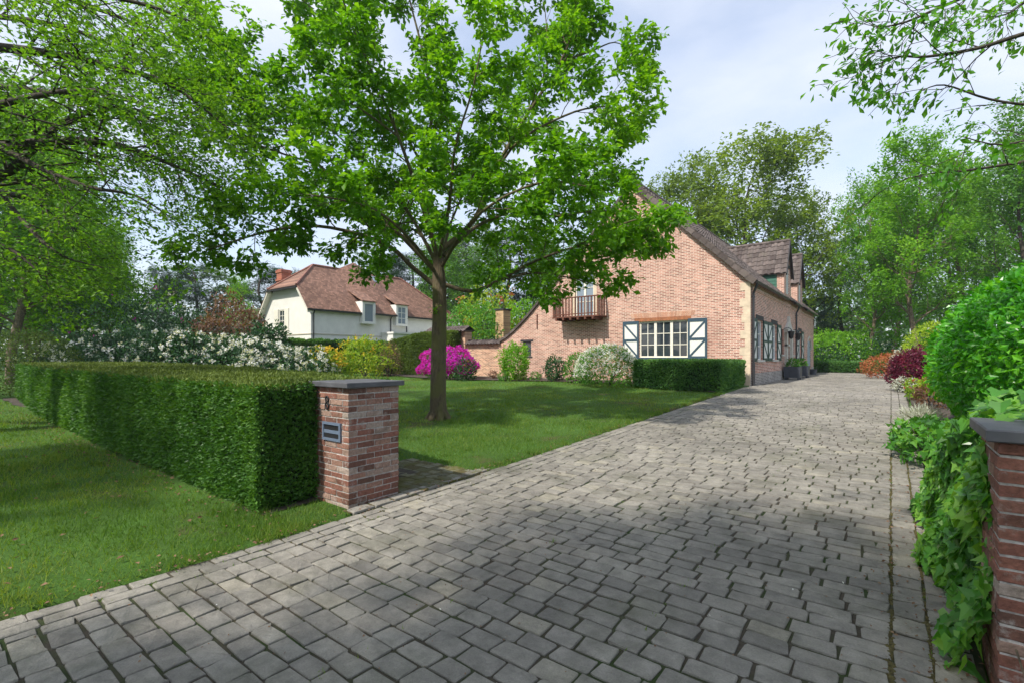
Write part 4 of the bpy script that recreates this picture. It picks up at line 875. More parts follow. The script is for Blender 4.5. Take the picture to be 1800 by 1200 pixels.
# ------------------------------------------------------------------ clipped hedges
def hedge(name, label, poly, zt, mat, tmat, dens=5500, size=.042, asp=.42, group=None, ref=5., rough=.022, tdens=None, ztf=None, topspan=True):
    poly = [np.array(p, float) for p in poly]; c = np.mean(poly, 0); e = empty(name, (c[0], c[1], float(gz(c[1])))); tag(e, label, 'hedge', group)
    zf = ztf or (lambda x, y: zt)
    n = len(poly); area2 = sum(poly[i][0]*poly[(i+1) % n][1] - poly[(i+1) % n][0]*poly[i][1] for i in range(n)); sg = 1 if area2 > 0 else -1
    # inner mass
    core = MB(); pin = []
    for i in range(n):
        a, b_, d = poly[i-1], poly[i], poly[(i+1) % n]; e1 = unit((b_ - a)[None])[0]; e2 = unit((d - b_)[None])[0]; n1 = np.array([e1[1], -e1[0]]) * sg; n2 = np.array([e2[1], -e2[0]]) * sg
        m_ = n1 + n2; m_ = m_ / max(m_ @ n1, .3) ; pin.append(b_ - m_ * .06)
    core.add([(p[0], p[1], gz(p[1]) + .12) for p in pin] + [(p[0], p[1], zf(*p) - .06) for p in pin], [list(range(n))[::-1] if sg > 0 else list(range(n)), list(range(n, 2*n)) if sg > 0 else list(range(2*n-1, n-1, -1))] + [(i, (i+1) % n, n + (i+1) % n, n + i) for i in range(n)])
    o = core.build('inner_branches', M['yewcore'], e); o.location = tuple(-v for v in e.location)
    mb = MB()
    def emit(p, nr, mbx, up_=.35):
        t_ = np.maximum(np.linalg.norm(p - np.array([0, 0, CH]), axis=1), 2.5); keep = rng.uniform(size=len(p)) < (ref / np.maximum(t_, ref)) ** 1.6; p = p[keep]; t_ = t_[keep]; nr = nr[keep]
        bulge = lobes(p, rough, 3.0, 5) + lobes(p, rough * .5, 9, 6)
        p = p + nr * (bulge + rng.uniform(-.05, .006, len(p)))[:, None]
        d = unit(nr * .75 + rng.normal(size=p.shape) * .5 + np.array([0, 0, up_])); s_ = size * (np.maximum(t_, ref) / ref) ** .75 * rng.uniform(.6, 1.35, len(p))
        leaves(mbx, p, d, unit(nr + rng.normal(size=p.shape) * .5 + np.array([0, 0, .4])), s_, s_ * asp)
    for i in range(n):
        a, b_ = poly[i], poly[(i+1) % n]; L_ = np.linalg.norm(b_ - a); h = zf(*((a + b_) / 2)) - gz(a[1]); k = int(L_ * h * dens)
        if k < 1: continue
        u = rng.uniform(0, 1, k)[:, None]; q = a + (b_ - a) * u; z0 = gz(q[:, 1]) + .02; zt_ = np.array([zf(*v) for v in q]) if ztf else np.full(k, zt)
        v = rng.uniform(0, 1, k); p = np.concatenate([q, (z0 + (zt_ - z0) * v)[:, None]], 1); e1 = (b_ - a) / L_; nr = np.tile(np.array([e1[1] * sg, -e1[0] * sg, 0]), (k, 1))
        # slight rounding at the top arris and tuck-in at the base
        p -= nr * (np.clip((v - .95) / .05, 0, 1) ** 2 * .03 + np.clip((.1 - v) / .1, 0, 1) * .05)[:, None]
        emit(p, nr, mb)
    mb.build('foliage', mat, e).location = tuple(-v for v in e.location)
    mb = MB(); P_ = np.array(poly); lo, hi = P_.min(0), P_.max(0); k = int((hi - lo).prod() * (tdens or dens * .6)); q = rng.uniform(lo, hi, (k, 2)); ins = np.zeros(k, bool)
    for i in range(n):
        a, b_ = P_[i], P_[(i+1) % n]; cnd = ((a[1] > q[:, 1]) != (b_[1] > q[:, 1])) & (q[:, 0] < (b_[0]-a[0]) * (q[:, 1]-a[1]) / (b_[1]-a[1] + 1e-12) + a[0]); ins ^= cnd
    q = q[ins]; z_ = np.array([zf(*v) for v in q]) if ztf else np.full(len(q), zt)
    emit(np.concatenate([q, z_[:, None] - .01], 1), np.tile(np.array([0, 0, 1.]), (len(q), 1)), mb, .1)
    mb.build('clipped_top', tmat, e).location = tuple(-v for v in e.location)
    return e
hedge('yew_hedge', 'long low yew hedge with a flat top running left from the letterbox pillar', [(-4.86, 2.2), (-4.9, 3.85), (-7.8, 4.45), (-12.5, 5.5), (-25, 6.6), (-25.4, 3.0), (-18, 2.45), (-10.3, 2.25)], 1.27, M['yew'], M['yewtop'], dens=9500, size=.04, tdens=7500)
hedge('box_hedge', 'low clipped box hedge block below the cream facade window', [(-4.27, 16.25), (-4.25, 19.35), (-7.35, 19.4), (-7.4, 16.75)], 1.44, M['box'], M['box'], dens=2600, size=.062, ref=14, asp=.6, tdens=1500)
hedge('boundary_hedge', 'tall dark hedge in front of the cream neighbour house', [(-27.6, 8), (-27.6, 24), (-28.8, 24), (-28.8, 8)], 2.55, M['yew'], M['yew'], dens=1500, size=.11, ref=20, rough=.08)
hedge('gateway_hedge', 'tall clipped hedge with a sloping top behind the trunk of the lawn tree', [(-18.85, 18.9), (-24.6, 19.3), (-24.6, 20.1), (-19.0, 19.85)], 2.9, M['oliveh'], M['oliveh'], dens=2400, size=.09, ref=20, rough=.04, ztf=lambda x, y: 2.95 - .36 * max(0, min(1, (-21.5 - x) / 3)))
hedge('end_hedge', 'low clipped hedge across the far end of the driveway', [(-4.6, 40.8), (1.4, 40.8), (1.4, 42), (-4.6, 42)], 1.2, M['box'], M['box'], dens=1500, size=.12, ref=28, rough=.05)

# ------------------------------------------------------------------ shrubs
rho = [(-12.4, 9.2, 1.6, 2.0, 1.25), (-16.2, 9.6, 2.2, 2.2, 1.55), (-20.5, 9.6, 2.4, 2.4, 1.75), (-24.8, 9.6, 2.5, 2.4, 1.85), (-21.5, 14.6, 2.3, 2.0, 1.15)]
rl_ = ['white flowering rhododendron nearest the gate pillar, lowest of its row', 'white flowering rhododendron second from the gate pillar in the row behind the yew hedge', 'white flowering rhododendron in the middle of the row below the red bronze shrub', 'tall dark rhododendron with scattered white blooms at the left end of the row', 'white flowering rhododendron beside the small yellow azalea']
SB = []
def at(px, t, py=None):
    p = G(px, t); return (float(p[0]), float(p[1]), float(p[2]))
for (px, t, rx, rz), lab in zip([(515, 26.5, 2.2, .98), (440, 25, 2.5, 1.22), (345, 23.5, 2.6, 1.38), (245, 23, 2.7, 1.45), (165, 22, 2.4, 1.35)], rl_[:1] + rl_[1:4] + ['white flowering rhododendron at the left end of its row, beside the round bush']):
    shrub('rhododendron', lab, 'rhododendron', at(px, t), (rx, rx * .9, rz), 5200, .16, M['rhodo'], 'white rhododendrons behind the yew hedge', asp=.4, flower=(int(300 if px > 300 else 150), .115, M['whitef'], 10, -.3), sink=.22, amp=.22)
shrub('rhododendron', 'tall dark purple-tinged rhododendron behind the white flowering row', 'rhododendron', at(215, 29), (3.4, 3, 3.1), 6000, .2, M['rhodo'], asp=.4, flower=(25, .12, M['magenta'], 6, -.2), sink=.25, amp=.3)
shrub('rhododendron', 'dark greyish rhododendron between the tall dark one and the red bronze shrub', 'rhododendron', at(310, 29), (3.2, 3, 2.75), 6000, .2, M['rhodo'], asp=.4, sink=.25, amp=.3, flower=(40, .15, M['silver'], 5, -.2))
shrub('photinia', 'red bronze leaved shrub rising behind the white rhododendrons', 'shrub', at(405, 28.5), (2.0, 1.9, 2.55), 5200, .2, M['redleaf'], asp=.45, sink=.25, amp=.25)
shrub('laurel_shrub', 'upright green shrub in front of the cream gable', 'shrub', at(468, 27), (.95, 1.0, 1.75), 3000, .22, M['rhodo'], asp=.45, sink=.2, amp=.35)
shrub('round_bush', 'brownish green dome-shaped bush at the left edge behind the yew hedge end', 'bush', at(50, 19.5), (1.75, 1.7, 1.5), 9000, .09, M['oliveh'], sink=.3, amp=.06, inner=.7)
shrub('yellow_azalea', 'small yellow flowering azalea right of the white rhododendrons', 'azalea', at(572, 27), (.85, .8, .95), 1200, .13, M['yellowl'], 'yellow azaleas before the dark hedge', flower=(70, .14, M['yellow'], 6, -.2), sink=.15, amp=.3)
shrub('yellow_azalea', 'wide yellow green azalea left of the tall clipped hedge', 'azalea', at(640, 28.5), (1.75, 1.2, 1.2), 3600, .16, M['yellowl'], 'yellow azaleas before the dark hedge', flower=(70, .14, M['yellow'], 5, .2), sink=.2, amp=.35)
shrub('twiggy_shrub', 'thin pale tan shrub between the yellow azalea and the tall clipped hedge', 'shrub', at(684, 28), (.75, .7, 1.05), 1100, .1, M['dead'], sink=.15, amp=.3, asp=.35, stems=14)
shrub('magenta_azalea', 'large bright magenta azalea in flower behind the lawn tree trunk', 'azalea', at(787, 24.6), (1.62, 1.2, .88), 2200, .09, M['shrub'], flower=(1500, .085, M['magenta'], 7, -.35), sink=.28, amp=.14)
shrub('small_rhododendron', 'small dark blue green shrub in front of the magenta azalea', 'shrub', at(815, 23.2), (.55, .5, .55), 700, .13, M['rhodo'], sink=.2, amp=.25, flower=(12, .08, M['redazal'], 5, 0))
shrub('spiraea', 'rounded shrub covered in small white flowers beside the box hedge', 'shrub', at(1066, 18.9), (1.2, 1.15, .88), 6500, .075, M['shrub'], asp=.55, flower=(1300, .055, M['whitef'], 4, -.3), sink=.22, amp=.09)
shrub('young_tree_shrub', 'bright green upright shrub before the slit window of the gable', 'shrub', at(905, 22.9), (.68, .62, .85), 4000, .11, M['lime'], sink=.02, amp=.3, stems=9, asp=.45)
shrub('camellia', 'small dark glossy shrub with bare stems right of the bright green shrub', 'shrub', at(975, 21.9), (.46, .44, .55), 2000, .09, M['rhodo'], 'small shrubs along the gable', sink=.02, amp=.25, stems=9)
shrub('leafy_shrub', 'green shrub half hidden by the white flowering shrub at its left', 'shrub', at(1012, 20.6), (.5, .5, .66), 1500, .09, M['shrub'], 'small shrubs along the gable', sink=.1, amp=.2)
for px, t, s, lab, mt in ((885, 22.6, .24, 'tiny green plant left of the bright green shrub in the bed', 'shrub'), (941, 22.3, .26, 'tiny bushy plant between the bright green shrub and the dark glossy one', 'shrub'), (868, 24, .22, 'tiny reddish plant at the foot of the low garden wall', 'redleaf'), (918, 22.3, .22, 'tiny yellowish plant at the foot of the bright green shrub', 'oliveh')):
    shrub('bedding_plant', lab, 'plant', at(px, t), (s, s, s * .9), 260, .08, M[mt], 'small plants in the facade bed', sink=.1, amp=.3, stems=4)
shrub('garden_shrub', 'rounded green bush behind the low garden wall', 'bush', at(835, 31), (2.3, 2, 2.45), 3600, .2, M['shrub'], sink=.15, amp=.12)
shrub('golden_maple', 'golden orange maple behind the garden wall and chimney', 'tree', at(862, 35), (2.5, 2.2, 2.9), 3600, .24, M['yellowl'], sink=.0, amp=.25, flower=(60, .25, M['redazal'], 5, .2))
shrub('garden_shrub', 'bright green bush between the chimney and the sweep of the gable', 'bush', at(915, 33), (1.5, 1.5, 2.6), 2600, .2, M['lime'], sink=.05, amp=.2)
# right-hand border
shrub('laurel_mound', 'huge glossy bright green laurel mound on the right of the driveway', 'laurel', (2.95, 10.6, .25), (2.3, 3.8, 1.72), 52000, .12, M['laurel'], asp=.45, sink=.3, amp=.05, inner=.86, droop=.3, outw=.55, stems=10, kind='big')
shrub('golden_bush', 'clipped yellow green bush behind the laurel mound', 'bush', at(1642, 22), (1.15, 1.2, 1.5), 4500, .09, M['golden'], sink=.28, amp=.05, inner=.75)
shrub('purple_maple', 'small dark purple maple bush at the right edge of the driveway', 'maple', at(1610, 15.2), (.62, .62, .66), 8000, .08, M['purple'], asp=.5, sink=.12, amp=.2)
shrub('orange_azalea', 'low orange red leaved bush beyond the purple maple', 'azalea', at(1562, 24.5), (1.15, 1.1, .72), 2400, .1, M['redazal'], sink=.25, amp=.15)
shrub('variegated_bush', 'pale green bush between the orange red bush and the golden bush', 'bush', at(1597, 23.5), (.8, .8, .85), 1700, .09, M['silver'], sink=.25, amp=.15)
shrub('pieris', 'low yellowish pink plant in front of the purple maple', 'plant', at(1622, 12.6), (.38, .45, .32), 700, .08, M['yellowl'], 'low plants of the right border', sink=.2, amp=.3, flower=(25, .06, M['redazal'], 4, .2))
shrub('pieris', 'small pale leaved plant between the purple maple and the drive edge', 'plant', at(1590, 14.8), (.28, .35, .25), 420, .08, M['silver'], 'low plants of the right border', sink=.2, amp=.3, flower=(20, .05, M['redazal'], 4, 0))
shrub('pieris', 'low bronze plant at the foot of the laurel mound', 'plant', at(1640, 11.2), (.35, .4, .3), 500, .08, M['redleaf'], 'low plants of the right border', sink=.2, amp=.3)
shrub('lavender', 'silvery grey tuft at the drive edge beyond the ivy', 'plant', at(1618, 8.7), (.3, .42, .2), 1500, .12, M['silver'], asp=.08, sink=.1, amp=.2, inner=.1, outw=1.6)
shrub('lime_acer', 'spreading lime green maple behind the low hedge at the end of the driveway', 'maple', at(1462, 37), (2.6, 2.2, 1.35), 4200, .2, M['lime'], sink=-.3, amp=.3)
shrub('dark_bush', 'dark green rhododendron left of the driveway end', 'rhododendron', at(1452, 36), (1.5, 1.3, 1.0), 2200, .15, M['rhodo'], sink=.2)
shrub('dark_bush', 'grey green bush in the middle behind the low end hedge', 'rhododendron', at(1515, 36), (2.4, 1.6, 1.35), 2600, .17, M['rhodo'], sink=.2, flower=(120, .12, M['silver'], 4, 0))
shrub('green_bush', 'light green loose bush between the tree trunks beyond the end hedge', 'bush', at(1570, 38), (2.7, 2.5, 2.7), 4200, .24, M['woodA'], sink=.1, amp=.3)

# ivy over the low wall behind the right pillar
e = empty('ivy', (.75, 4.2, .07)); tag(e, 'mass of green ivy spilling from the wall beside the right brick pillar', 'ivy')
ic = MB(); prf = [(3.55, 1.12), (4.1, .95), (4.8, .62), (5.6, .3), (6.8, .12)]
for (y0, h0), (y1, h1) in zip(prf[:-1], prf[1:]):
    V = [(.62, y0, gz(y0)), (1.3, y0, gz(y0)), (1.3, y1, gz(y1)), (.62, y1, gz(y1)), (.62, y0, h0), (1.3, y0, h0 + .1), (1.3, y1, h1 + .1), (.62, y1, h1)]
    ic.add(V, np.array([(0,3,2,1),(4,5,6,7),(0,1,5,4),(1,2,6,5),(2,3,7,6),(3,0,4,7)]))
ic.build('ivy_wall', M['soil'], e).location = (-.75, -4.2, -.07)
hy = lambda y: np.interp(y, [2.5, 3.3, 3.9, 4.3, 4.9, 5.6, 7.0], [.15, 1.15, 1.2, 1.1, .78, .42, .12])
k = 5600; y = rng.uniform(3.16, 7.0, k) ; 
def ivy_out(y): return np.interp(y, [2.7, 3.1, 3.6, 4.3, 5.2, 6.0, 7.0], [.33, .34, .36, .31, .29, .33, .5])
z = rng.uniform(0, 1, k) ** .85 * hy(y); z = np.where(y < 3.5, np.minimum(z, np.interp(y, [2.7, 3.5], [.25, 1.15])), z)
x = ivy_out(y) + .1 * (z / 1.2) + .1 * np.sin(y * 5 + z * 7) * .5 + rng.uniform(-.05, .03, k) + np.where(z < .15, -.06, 0)
pI = np.stack([x, y, gz(y) + z], 1); nI = unit(np.stack([-np.ones(k), -.25 * np.ones(k), .45 * np.ones(k)], 1) + rng.normal(size=(k, 3)) * .45)
k2 = 2400; y2 = rng.uniform(3.35, 7.2, k2); x2 = rng.uniform(.42, 1.6, k2); p2 = np.stack([x2, y2, gz(y2) + hy(y2) * rng.uniform(.92, 1.06, k2) + .1 * (x2 - .4) + .04], 1); n2 = unit(np.array([0, -.3, 1.]) + rng.normal(size=(k2, 3)) * .3)
pI = np.concatenate([pI, p2]); nI = np.concatenate([nI, n2])
dI = unit(np.array([-.5, -.25, -.55]) + rng.normal(size=pI.shape) * .55); dI = unit(dI - (dI * nI).sum(1, keepdims=True) * nI * .8); s_ = rng.uniform(.035, .1, len(pI))
mb = MB(); leaves(mb, pI, dI, nI, s_, s_ * 1.0, 'ivy'); mb.build('foliage', M['ivy'], e).location = (-.75, -4.2, -.07)
mb = MB()
for i in range(26):
    yb = rng.uniform(3.4, 5.4); pts = [(float(ivy_out(yb)) + .1 + .03 * math.sin(j), yb - .12 * j * rng.uniform(.2, 1), max(.05, float(hy(yb)) * (1 - j / 7))) for j in range(7)]; mb.tube(pts, .004, 4)
mb.build('vine', M['bark'], e).location = (-.75, -4.2, -.07)
# large pale leaves above the ivy
shrub('ground_cover', 'low pale green leafy ground cover along the drive edge beyond the ivy', 'plant', at(1640, 6.6), (.42, .9, .28), 1100, .08, M['ivy'], asp=.9, kind='ivy', sink=.2, amp=.25)

# ------------------------------------------------------------------ trees
def tree_parts(e, tubes, mb, bark, leaf, crown='crown', off=None):
    o = tubes.build('trunk', bark, e, True)
    c = mb.build(crown, leaf, e)
    if off is not None: o.location = off; c.location = off
# --- lawn tree
T0 = 11.0; base = G(771, T0)
def hp_(px, py, dt=0.): return P(px, py, T0 + dt)
tb = MB(); anch = []
trunk = [base + (0, 0, -.1), base + (0, 0, .03), hp_(770, 700), hp_(771, 620), hp_(773, 540), hp_(772, 500), hp_(770, 455)]
tb.tube(trunk, [.27, .205, .178, .168, .158, .16, .11], 16, cap=False)
for i in range(7):
    a = i * .9 + .3; tb.tube([base + (math.cos(a)*.02, math.sin(a)*.02, .3), base + (math.cos(a)*.17, math.sin(a)*.17, .08), base + (math.cos(a)*.3, math.sin(a)*.3, -.05)], [.1, .09, .05], 8)
hprm = dict(n=[9, 7], len=[0, 1.45, .55], seg=[0, 5, 3], wob=[0, .16, .2], up=[0, .05, .03], taper=[.18, .3, .4], ang=[R(52), R(48)], flat=[(1, .45), (1, .35)], rr=[.42, .5], s0=[.22, .2], fall=[.4, .35], la=2)
hprm['len'] = [1.3, .5]; hprm['seg'] = [0, 5, 3]; hprm['wob'] = [0, .16, .2]; hprm['up'] = [0, .02, .0]
limbs = [
 ([(768, 505, 0), (725, 470, -.2), (690, 437, -.5), (640, 415, -.8), (560, 398, -1.1), (480, 405, -1.3), (410, 425, -1.4), (365, 440, -1.4)], .085),
 ([(768, 480, 0), (700, 410, -.1), (640, 360, -.1), (560, 290, .1), (480, 205, .2), (430, 145, .3), (370, 95, .3)], .085),
 ([(770, 470, 0), (722, 380, .7), (660, 300, 1.2), (590, 235, 1.6), (520, 160, 2)], .07),
 ([(770, 460, 0), (752, 380, .2), (742, 290, .3), (760, 200, .3), (745, 100, .2), (720, 0, .2), (700, -90, .2)], .09),
 ([(768, 450, 0), (735, 340, -.5), (700, 240, -.9), (660, 140, -1.1), (620, 50, -1.3), (590, -40, -1.4)], .07),
 ([(772, 450, 0), (790, 360, -.8), (800, 260, -1.4), (830, 160, -1.8), (850, 60, -2.0)], .065),
 ([(776, 440, 0), (835, 385, 0), (870, 300, .1), (925, 205, .1), (985, 110, 0), (1010, 40, 0), (1030, -60, 0)], .095),
 ([(780, 450, 0), (835, 400, .4), (900, 370, .9), (980, 330, 1.3), (1040, 295, 1.5), (1090, 275, 1.6)], .075),
 ([(780, 500, 0), (830, 512, -.1), (880, 492, -.2), (935, 462, -.4), (1010, 435, -.7), (1080, 430, -.9), (1140, 412, -1.0)], .075),
 ([(880, 492, -.2), (940, 480, -.6), (1000, 488, -.9), (1060, 505, -1.1)], .04),
 ([(1010, 435, -.7), (1080, 400, -1.2), (1130, 385, -1.5), (1160, 400, -1.6)], .04),
 ([(900, 370, .9), (980, 380, 1.2), (1060, 370, 1.4), (1110, 390, 1.5)], .045),
 ([(845, 360, .05), (900, 260, -.5), (990, 205, -.9), (1060, 188, -1.1), (1115, 200, -1.2)], .055),
 ([(776, 470, 0), (820, 400, -1.2), (880, 350, -2.0), (960, 320, -2.5), (1040, 330, -2.7)], .06),
 ([(766, 480, 0), (720, 420, -1.1), (660, 370, -1.9), (590, 350, -2.4), (520, 340, -2.6)], .06),
 ([(775, 470, 0), (790, 400, 1.4), (820, 330, 2.3), (860, 260, 2.8), (900, 180, 3.0)], .06),
 ([(768, 470, 0), (745, 420, 1.5), (700, 390, 2.6), (650, 380, 3.2)], .055),
 ([(985, 110, 0), (1040, 90, .3), (1080, 75, .5), (1110, 90, .6)], .04),
 ([(925, 205, .1), (960, 120, .8), (960, 40, 1.2), (950, -40, 1.3)], .04),
 ([(560, 290, .1), (480, 265, -.2), (410, 235, -.4), (350, 200, -.5)], .04),
 ([(480, 205, .2), (420, 190, 0), (350, 130, -.2)], .035),
 ([(430, 145, .3), (390, 90, .5), (360, 30, .6)], .035),
 ([(560, 398, -1.1), (490, 370, -1.0), (410, 365, -1.0)], .035),
 ([(742, 290, .3), (690, 200, .9), (620, 110, 1.3), (560, 30, 1.5), (510, -20, 1.6)], .05),
 ([(700, 240, -.9), (630, 190, -1.3), (570, 160, -1.5), (520, 90, -1.6)], .04),
]
def smooth(pts, m=4):
    pts = np.array(pts); n = len(pts); out_ = []
    for i in range(n - 1):
        p0, p1, p2, p3 = pts[max(i-1, 0)], pts[i], pts[i+1], pts[min(i+2, n-1)]
        for j in range(m):
            u = j / m; out_.append(.5 * ((2*p1) + (-p0+p2)*u + (2*p0-5*p1+4*p2-p3)*u*u + (-p0+3*p1-3*p2+p3)*u**3))
    out_.append(pts[-1]); return np.array(out_)
for pts, r_ in limbs:
    pp = smooth([hp_(*q) for q in pts]); Lm = np.linalg.norm(np.diff(pp, axis=0), axis=1).sum(); hprm['n'] = [max(4, int(Lm * 2.6)), 8]
    branch(tb, anch, pp, r_ * .68, 0, hprm, start=.2 if Lm > 3 else .1)
anch = np.array(anch); lf = cluster(anch[:, :3], anch[:, 3:], 13, .06, .155, .5, .2, 'big')
e = empty('lawn_tree', base); tag(e, 'broad green tree with a straight trunk standing alone on the front lawn', 'tree')
tree_parts(e, tb, lf, M['barkg'], M['hero'], off=tuple(-base)); print('hero leaves', len(anch) * 7)
tuft = MB(); q = hp_(765, 545, -.2); pp = q + rng.normal(size=(14, 3)) * .04; leaves(tuft, pp, rnd(14) + (0, 0, .2), np.tile([0, 0, 1.], (14, 1)), .12, .06, 'big'); tuft.build('trunk_shoot', M['hero'], e).location = tuple(-base)

# --- beech at the left, trunk outside the frame
tb = MB(); anch = []; TB = 9.0; bb = np.array([-15.2, -.6, 0.])
tb.tube([bb + (0, 0, -.1), bb + (0, 0, .3), bb + (.1, .1, 2.5), bb + (.3, .3, 5), bb + (.2, .5, 8), bb + (.1, .6, 12)], [.6, .45, .38, .33, .24, .1], 14, cap=False)
bprm = dict(n=[14, 9], len=[2.1, .75], seg=[0, 6, 4], wob=[0, .1, .15], up=[0, -.03, -.03], taper=[.12, .2, .4], ang=[R(42), R(45)], flat=[(1, .35), (1, .25)], rr=[.35, .5], s0=[.1, .1], fall=[.35, .4], la=5)
bl_ = [
 ([(-500, 60, 9.5), (-250, 60, 9), (0, 84, 8.6), (90, 95, 8.5), (200, 118, 8.4), (300, 150, 8.4), (400, 225, 8.4)], .1),
 ([(-500, 180, 9.5), (-250, 250, 9), (0, 258, 8.7), (90, 248, 8.6), (190, 252, 8.6), (290, 285, 8.6), (390, 330, 8.6)], .12),
 ([(-450, 420, 9.5), (-150, 370, 9.2), (0, 310, 9), (50, 270, 8.9), (120, 210, 8.8), (220, 190, 8.9), (330, 225, 9)], .11),
 ([(-400, 0, 10), (-150, -40, 9.8), (50, -20, 9.6), (180, 20, 9.5), (290, 60, 9.5)], .09),
 ([(-400, -150, 8), (-150, -100, 7.8), (0, -60, 7.6), (130, -20, 7.5), (260, 10, 7.5), (340, 40, 7.5)], .08),
 ([(-450, 300, 10.5), (-200, 320, 10.5), (0, 340, 10.5), (90, 360, 10.6), (130, 400, 10.7), (160, 440, 10.7)], .09),
 ([(-450, 350, 9), (-200, 400, 8.8), (-50, 420, 8.6), (20, 440, 8.5), (70, 480, 8.5)], .08),
 ([(-300, 150, 11.5), (-50, 150, 11.8), (120, 170, 12), (230, 210, 12), (300, 280, 12), (335, 370, 12)], .09),
 ([(-300, 20, 12), (0, 30, 12.4), (150, 60, 12.6), (270, 120, 12.6), (350, 180, 12.6)], .08),
 ([(-300, 260, 8.0), (-60, 200, 7.4), (60, 170, 7.2), (170, 160, 7.1), (260, 190, 7.0)], .07),
 ([(0, 258, 8.7), (80, 300, 8.3), (160, 330, 8.1), (240, 345, 8.0), (310, 390, 8.0)], .05),
 ([(0, 340, 10.5), (60, 410, 10), (110, 450, 9.8), (180, 470, 9.7)], .05),
]
for pts, r_ in bl_:
    pp = smooth([P(*q) for q in pts], 4); Lm = np.linalg.norm(np.diff(pp, axis=0), axis=1).sum(); bprm['n'] = [int(Lm * 2.1), 8]
    branch(tb, anch, pp, r_ * 1.1, 0, bprm, start=.22)
anch = np.array(anch); lf = cluster(anch[:, :3], anch[:, 3:] * 1.5, 4, .07, .085, .55, .15, 'fold')
e = empty('beech_tree', bb); tag(e, 'large beech with fine spreading branches reaching in from the upper left', 'tree')
tree_parts(e, tb, lf, M['barkd'], M['beech'], off=tuple(-bb)); print('beech leaves', len(anch) * 5)

# --- cherry at the right, its twigs hanging into the top right corner
tb = MB(); anch = []; cb = np.array([4.6, 1.2, 0.])
tb.tube([cb + (0, 0, -.1), cb + (0, 0, .2), cb + (0, .1, 1.5), cb + (-.1, .1, 3), cb + (0, 0, 5)], [.34, .26, .22, .2, .12], 12, cap=False)
cprm = dict(n=[6, 4], len=[.75, .32], seg=[0, 4, 3], wob=[0, .12, .15], up=[0, -.03, -.08], taper=[.2, .3, .5], ang=[R(45), R(42)], flat=[(1, .7), (1, .7)], rr=[.4, .5], s0=[.3, .3], fall=[.3, .3], la=2)
cl_ = [
 ([(2300, -200, 4.6), (2050, -120, 4.9), (1880, -50, 5), (1750, -25, 5), (1650, 15, 5), (1590, 40, 5), (1540, 50, 5)], .03, 1),
 ([(2250, -60, 4.4), (1950, 20, 4.7), (1800, 60, 4.8), (1720, 85, 4.9), (1630, 100, 5), (1580, 100, 5), (1540, 115, 5)], .028, .8),
 ([(2250, 120, 4.3), (1950, 170, 4.8), (1830, 185, 5), (1740, 175, 5.1), (1660, 150, 5.2), (1620, 160, 5.2)], .022, .3),
 ([(2250, 250, 4.3), (1950, 262, 4.8), (1800, 285, 5), (1700, 300, 5.1), (1640, 305, 5.2), (1590, 315, 5.2)], .022, .35),
 ([(2250, 200, 4.3), (1950, 220, 4.5), (1850, 235, 4.6), (1760, 255, 4.6), (1690, 240, 4.6)], .02, .25),
 ([(2300, -300, 5.5), (2000, -150, 5.8), (1850, -40, 6), (1780, 20, 6), (1740, 30, 6)], .025, 1),
]
for pts, r_, dn in cl_:
    pp = smooth([P(*q) for q in pts], 4); cprm['n'] = [max(3, int(15 * dn)), 4]; branch(tb, anch, pp, r_, 0, cprm, start=.4)
    tb.tube([cb + (0, 0, 3.5), (pp[0] + cb + (0, 0, 3.5)) / 2 + (0, 0, .3), pp[0]], [.1, .06, r_], 7, cap=False)
keep = np.array(anch); s1 = rng.uniform(size=len(keep)) < .9
lf = cluster(keep[s1][:, :3], keep[s1][:, 3:], 3, .04, .1, .42, .6, 'big')
# fuller crown above and behind the camera
anch2 = []; uprm = dict(n=[9, 6], len=[1.9, .8], seg=[0, 5, 3], wob=[0, .15, .2], up=[0, .05, .02], taper=[.2, .3, .4], ang=[R(48), R(45)], flat=[(1, .7), (1, .7)], rr=[.4, .5], s0=[.25, .15], fall=[.3, .3], la=2)
for a, ln, up_ in ((2.9, 4.5, 3.0), (3.6, 5.0, 3.4), (4.3, 4.6, 3.2), (5.2, 4, 3), (6.1, 3.6, 3.2), (.6, 3.2, 3.4), (3.2, 3.0, 4.6), (4.0, 3.0, 5.0)):
    pts = [cb + (0, 0, 3.0), cb + (math.cos(a)*ln*.4, math.sin(a)*ln*.4, 3 + up_ * .6), cb + (math.cos(a)*ln*.75, math.sin(a)*ln*.75, 3 + up_ * .9), cb + (math.cos(a)*ln, math.sin(a)*ln, 3 + up_)]
    branch(tb, anch2, smooth(pts, 4), .1, 0, uprm)
a2 = np.array(anch2); l2 = cluster(a2[:, :3], a2[:, 3:], 4, .12, .15, .5, .2, 'fold')
off_ = lf.n; lf.V += l2.V; lf.F += [f + off_ for f in l2.F]; lf.n += l2.n
e = empty('cherry_tree', cb); tag(e, 'cherry tree whose leafy and bare twigs hang into the upper right corner', 'tree')
tree_parts(e, tb, lf, M['barkd'], M['cherry'], off=tuple(-cb)); print('cherry', len(anch) * 3, len(a2) * 6)

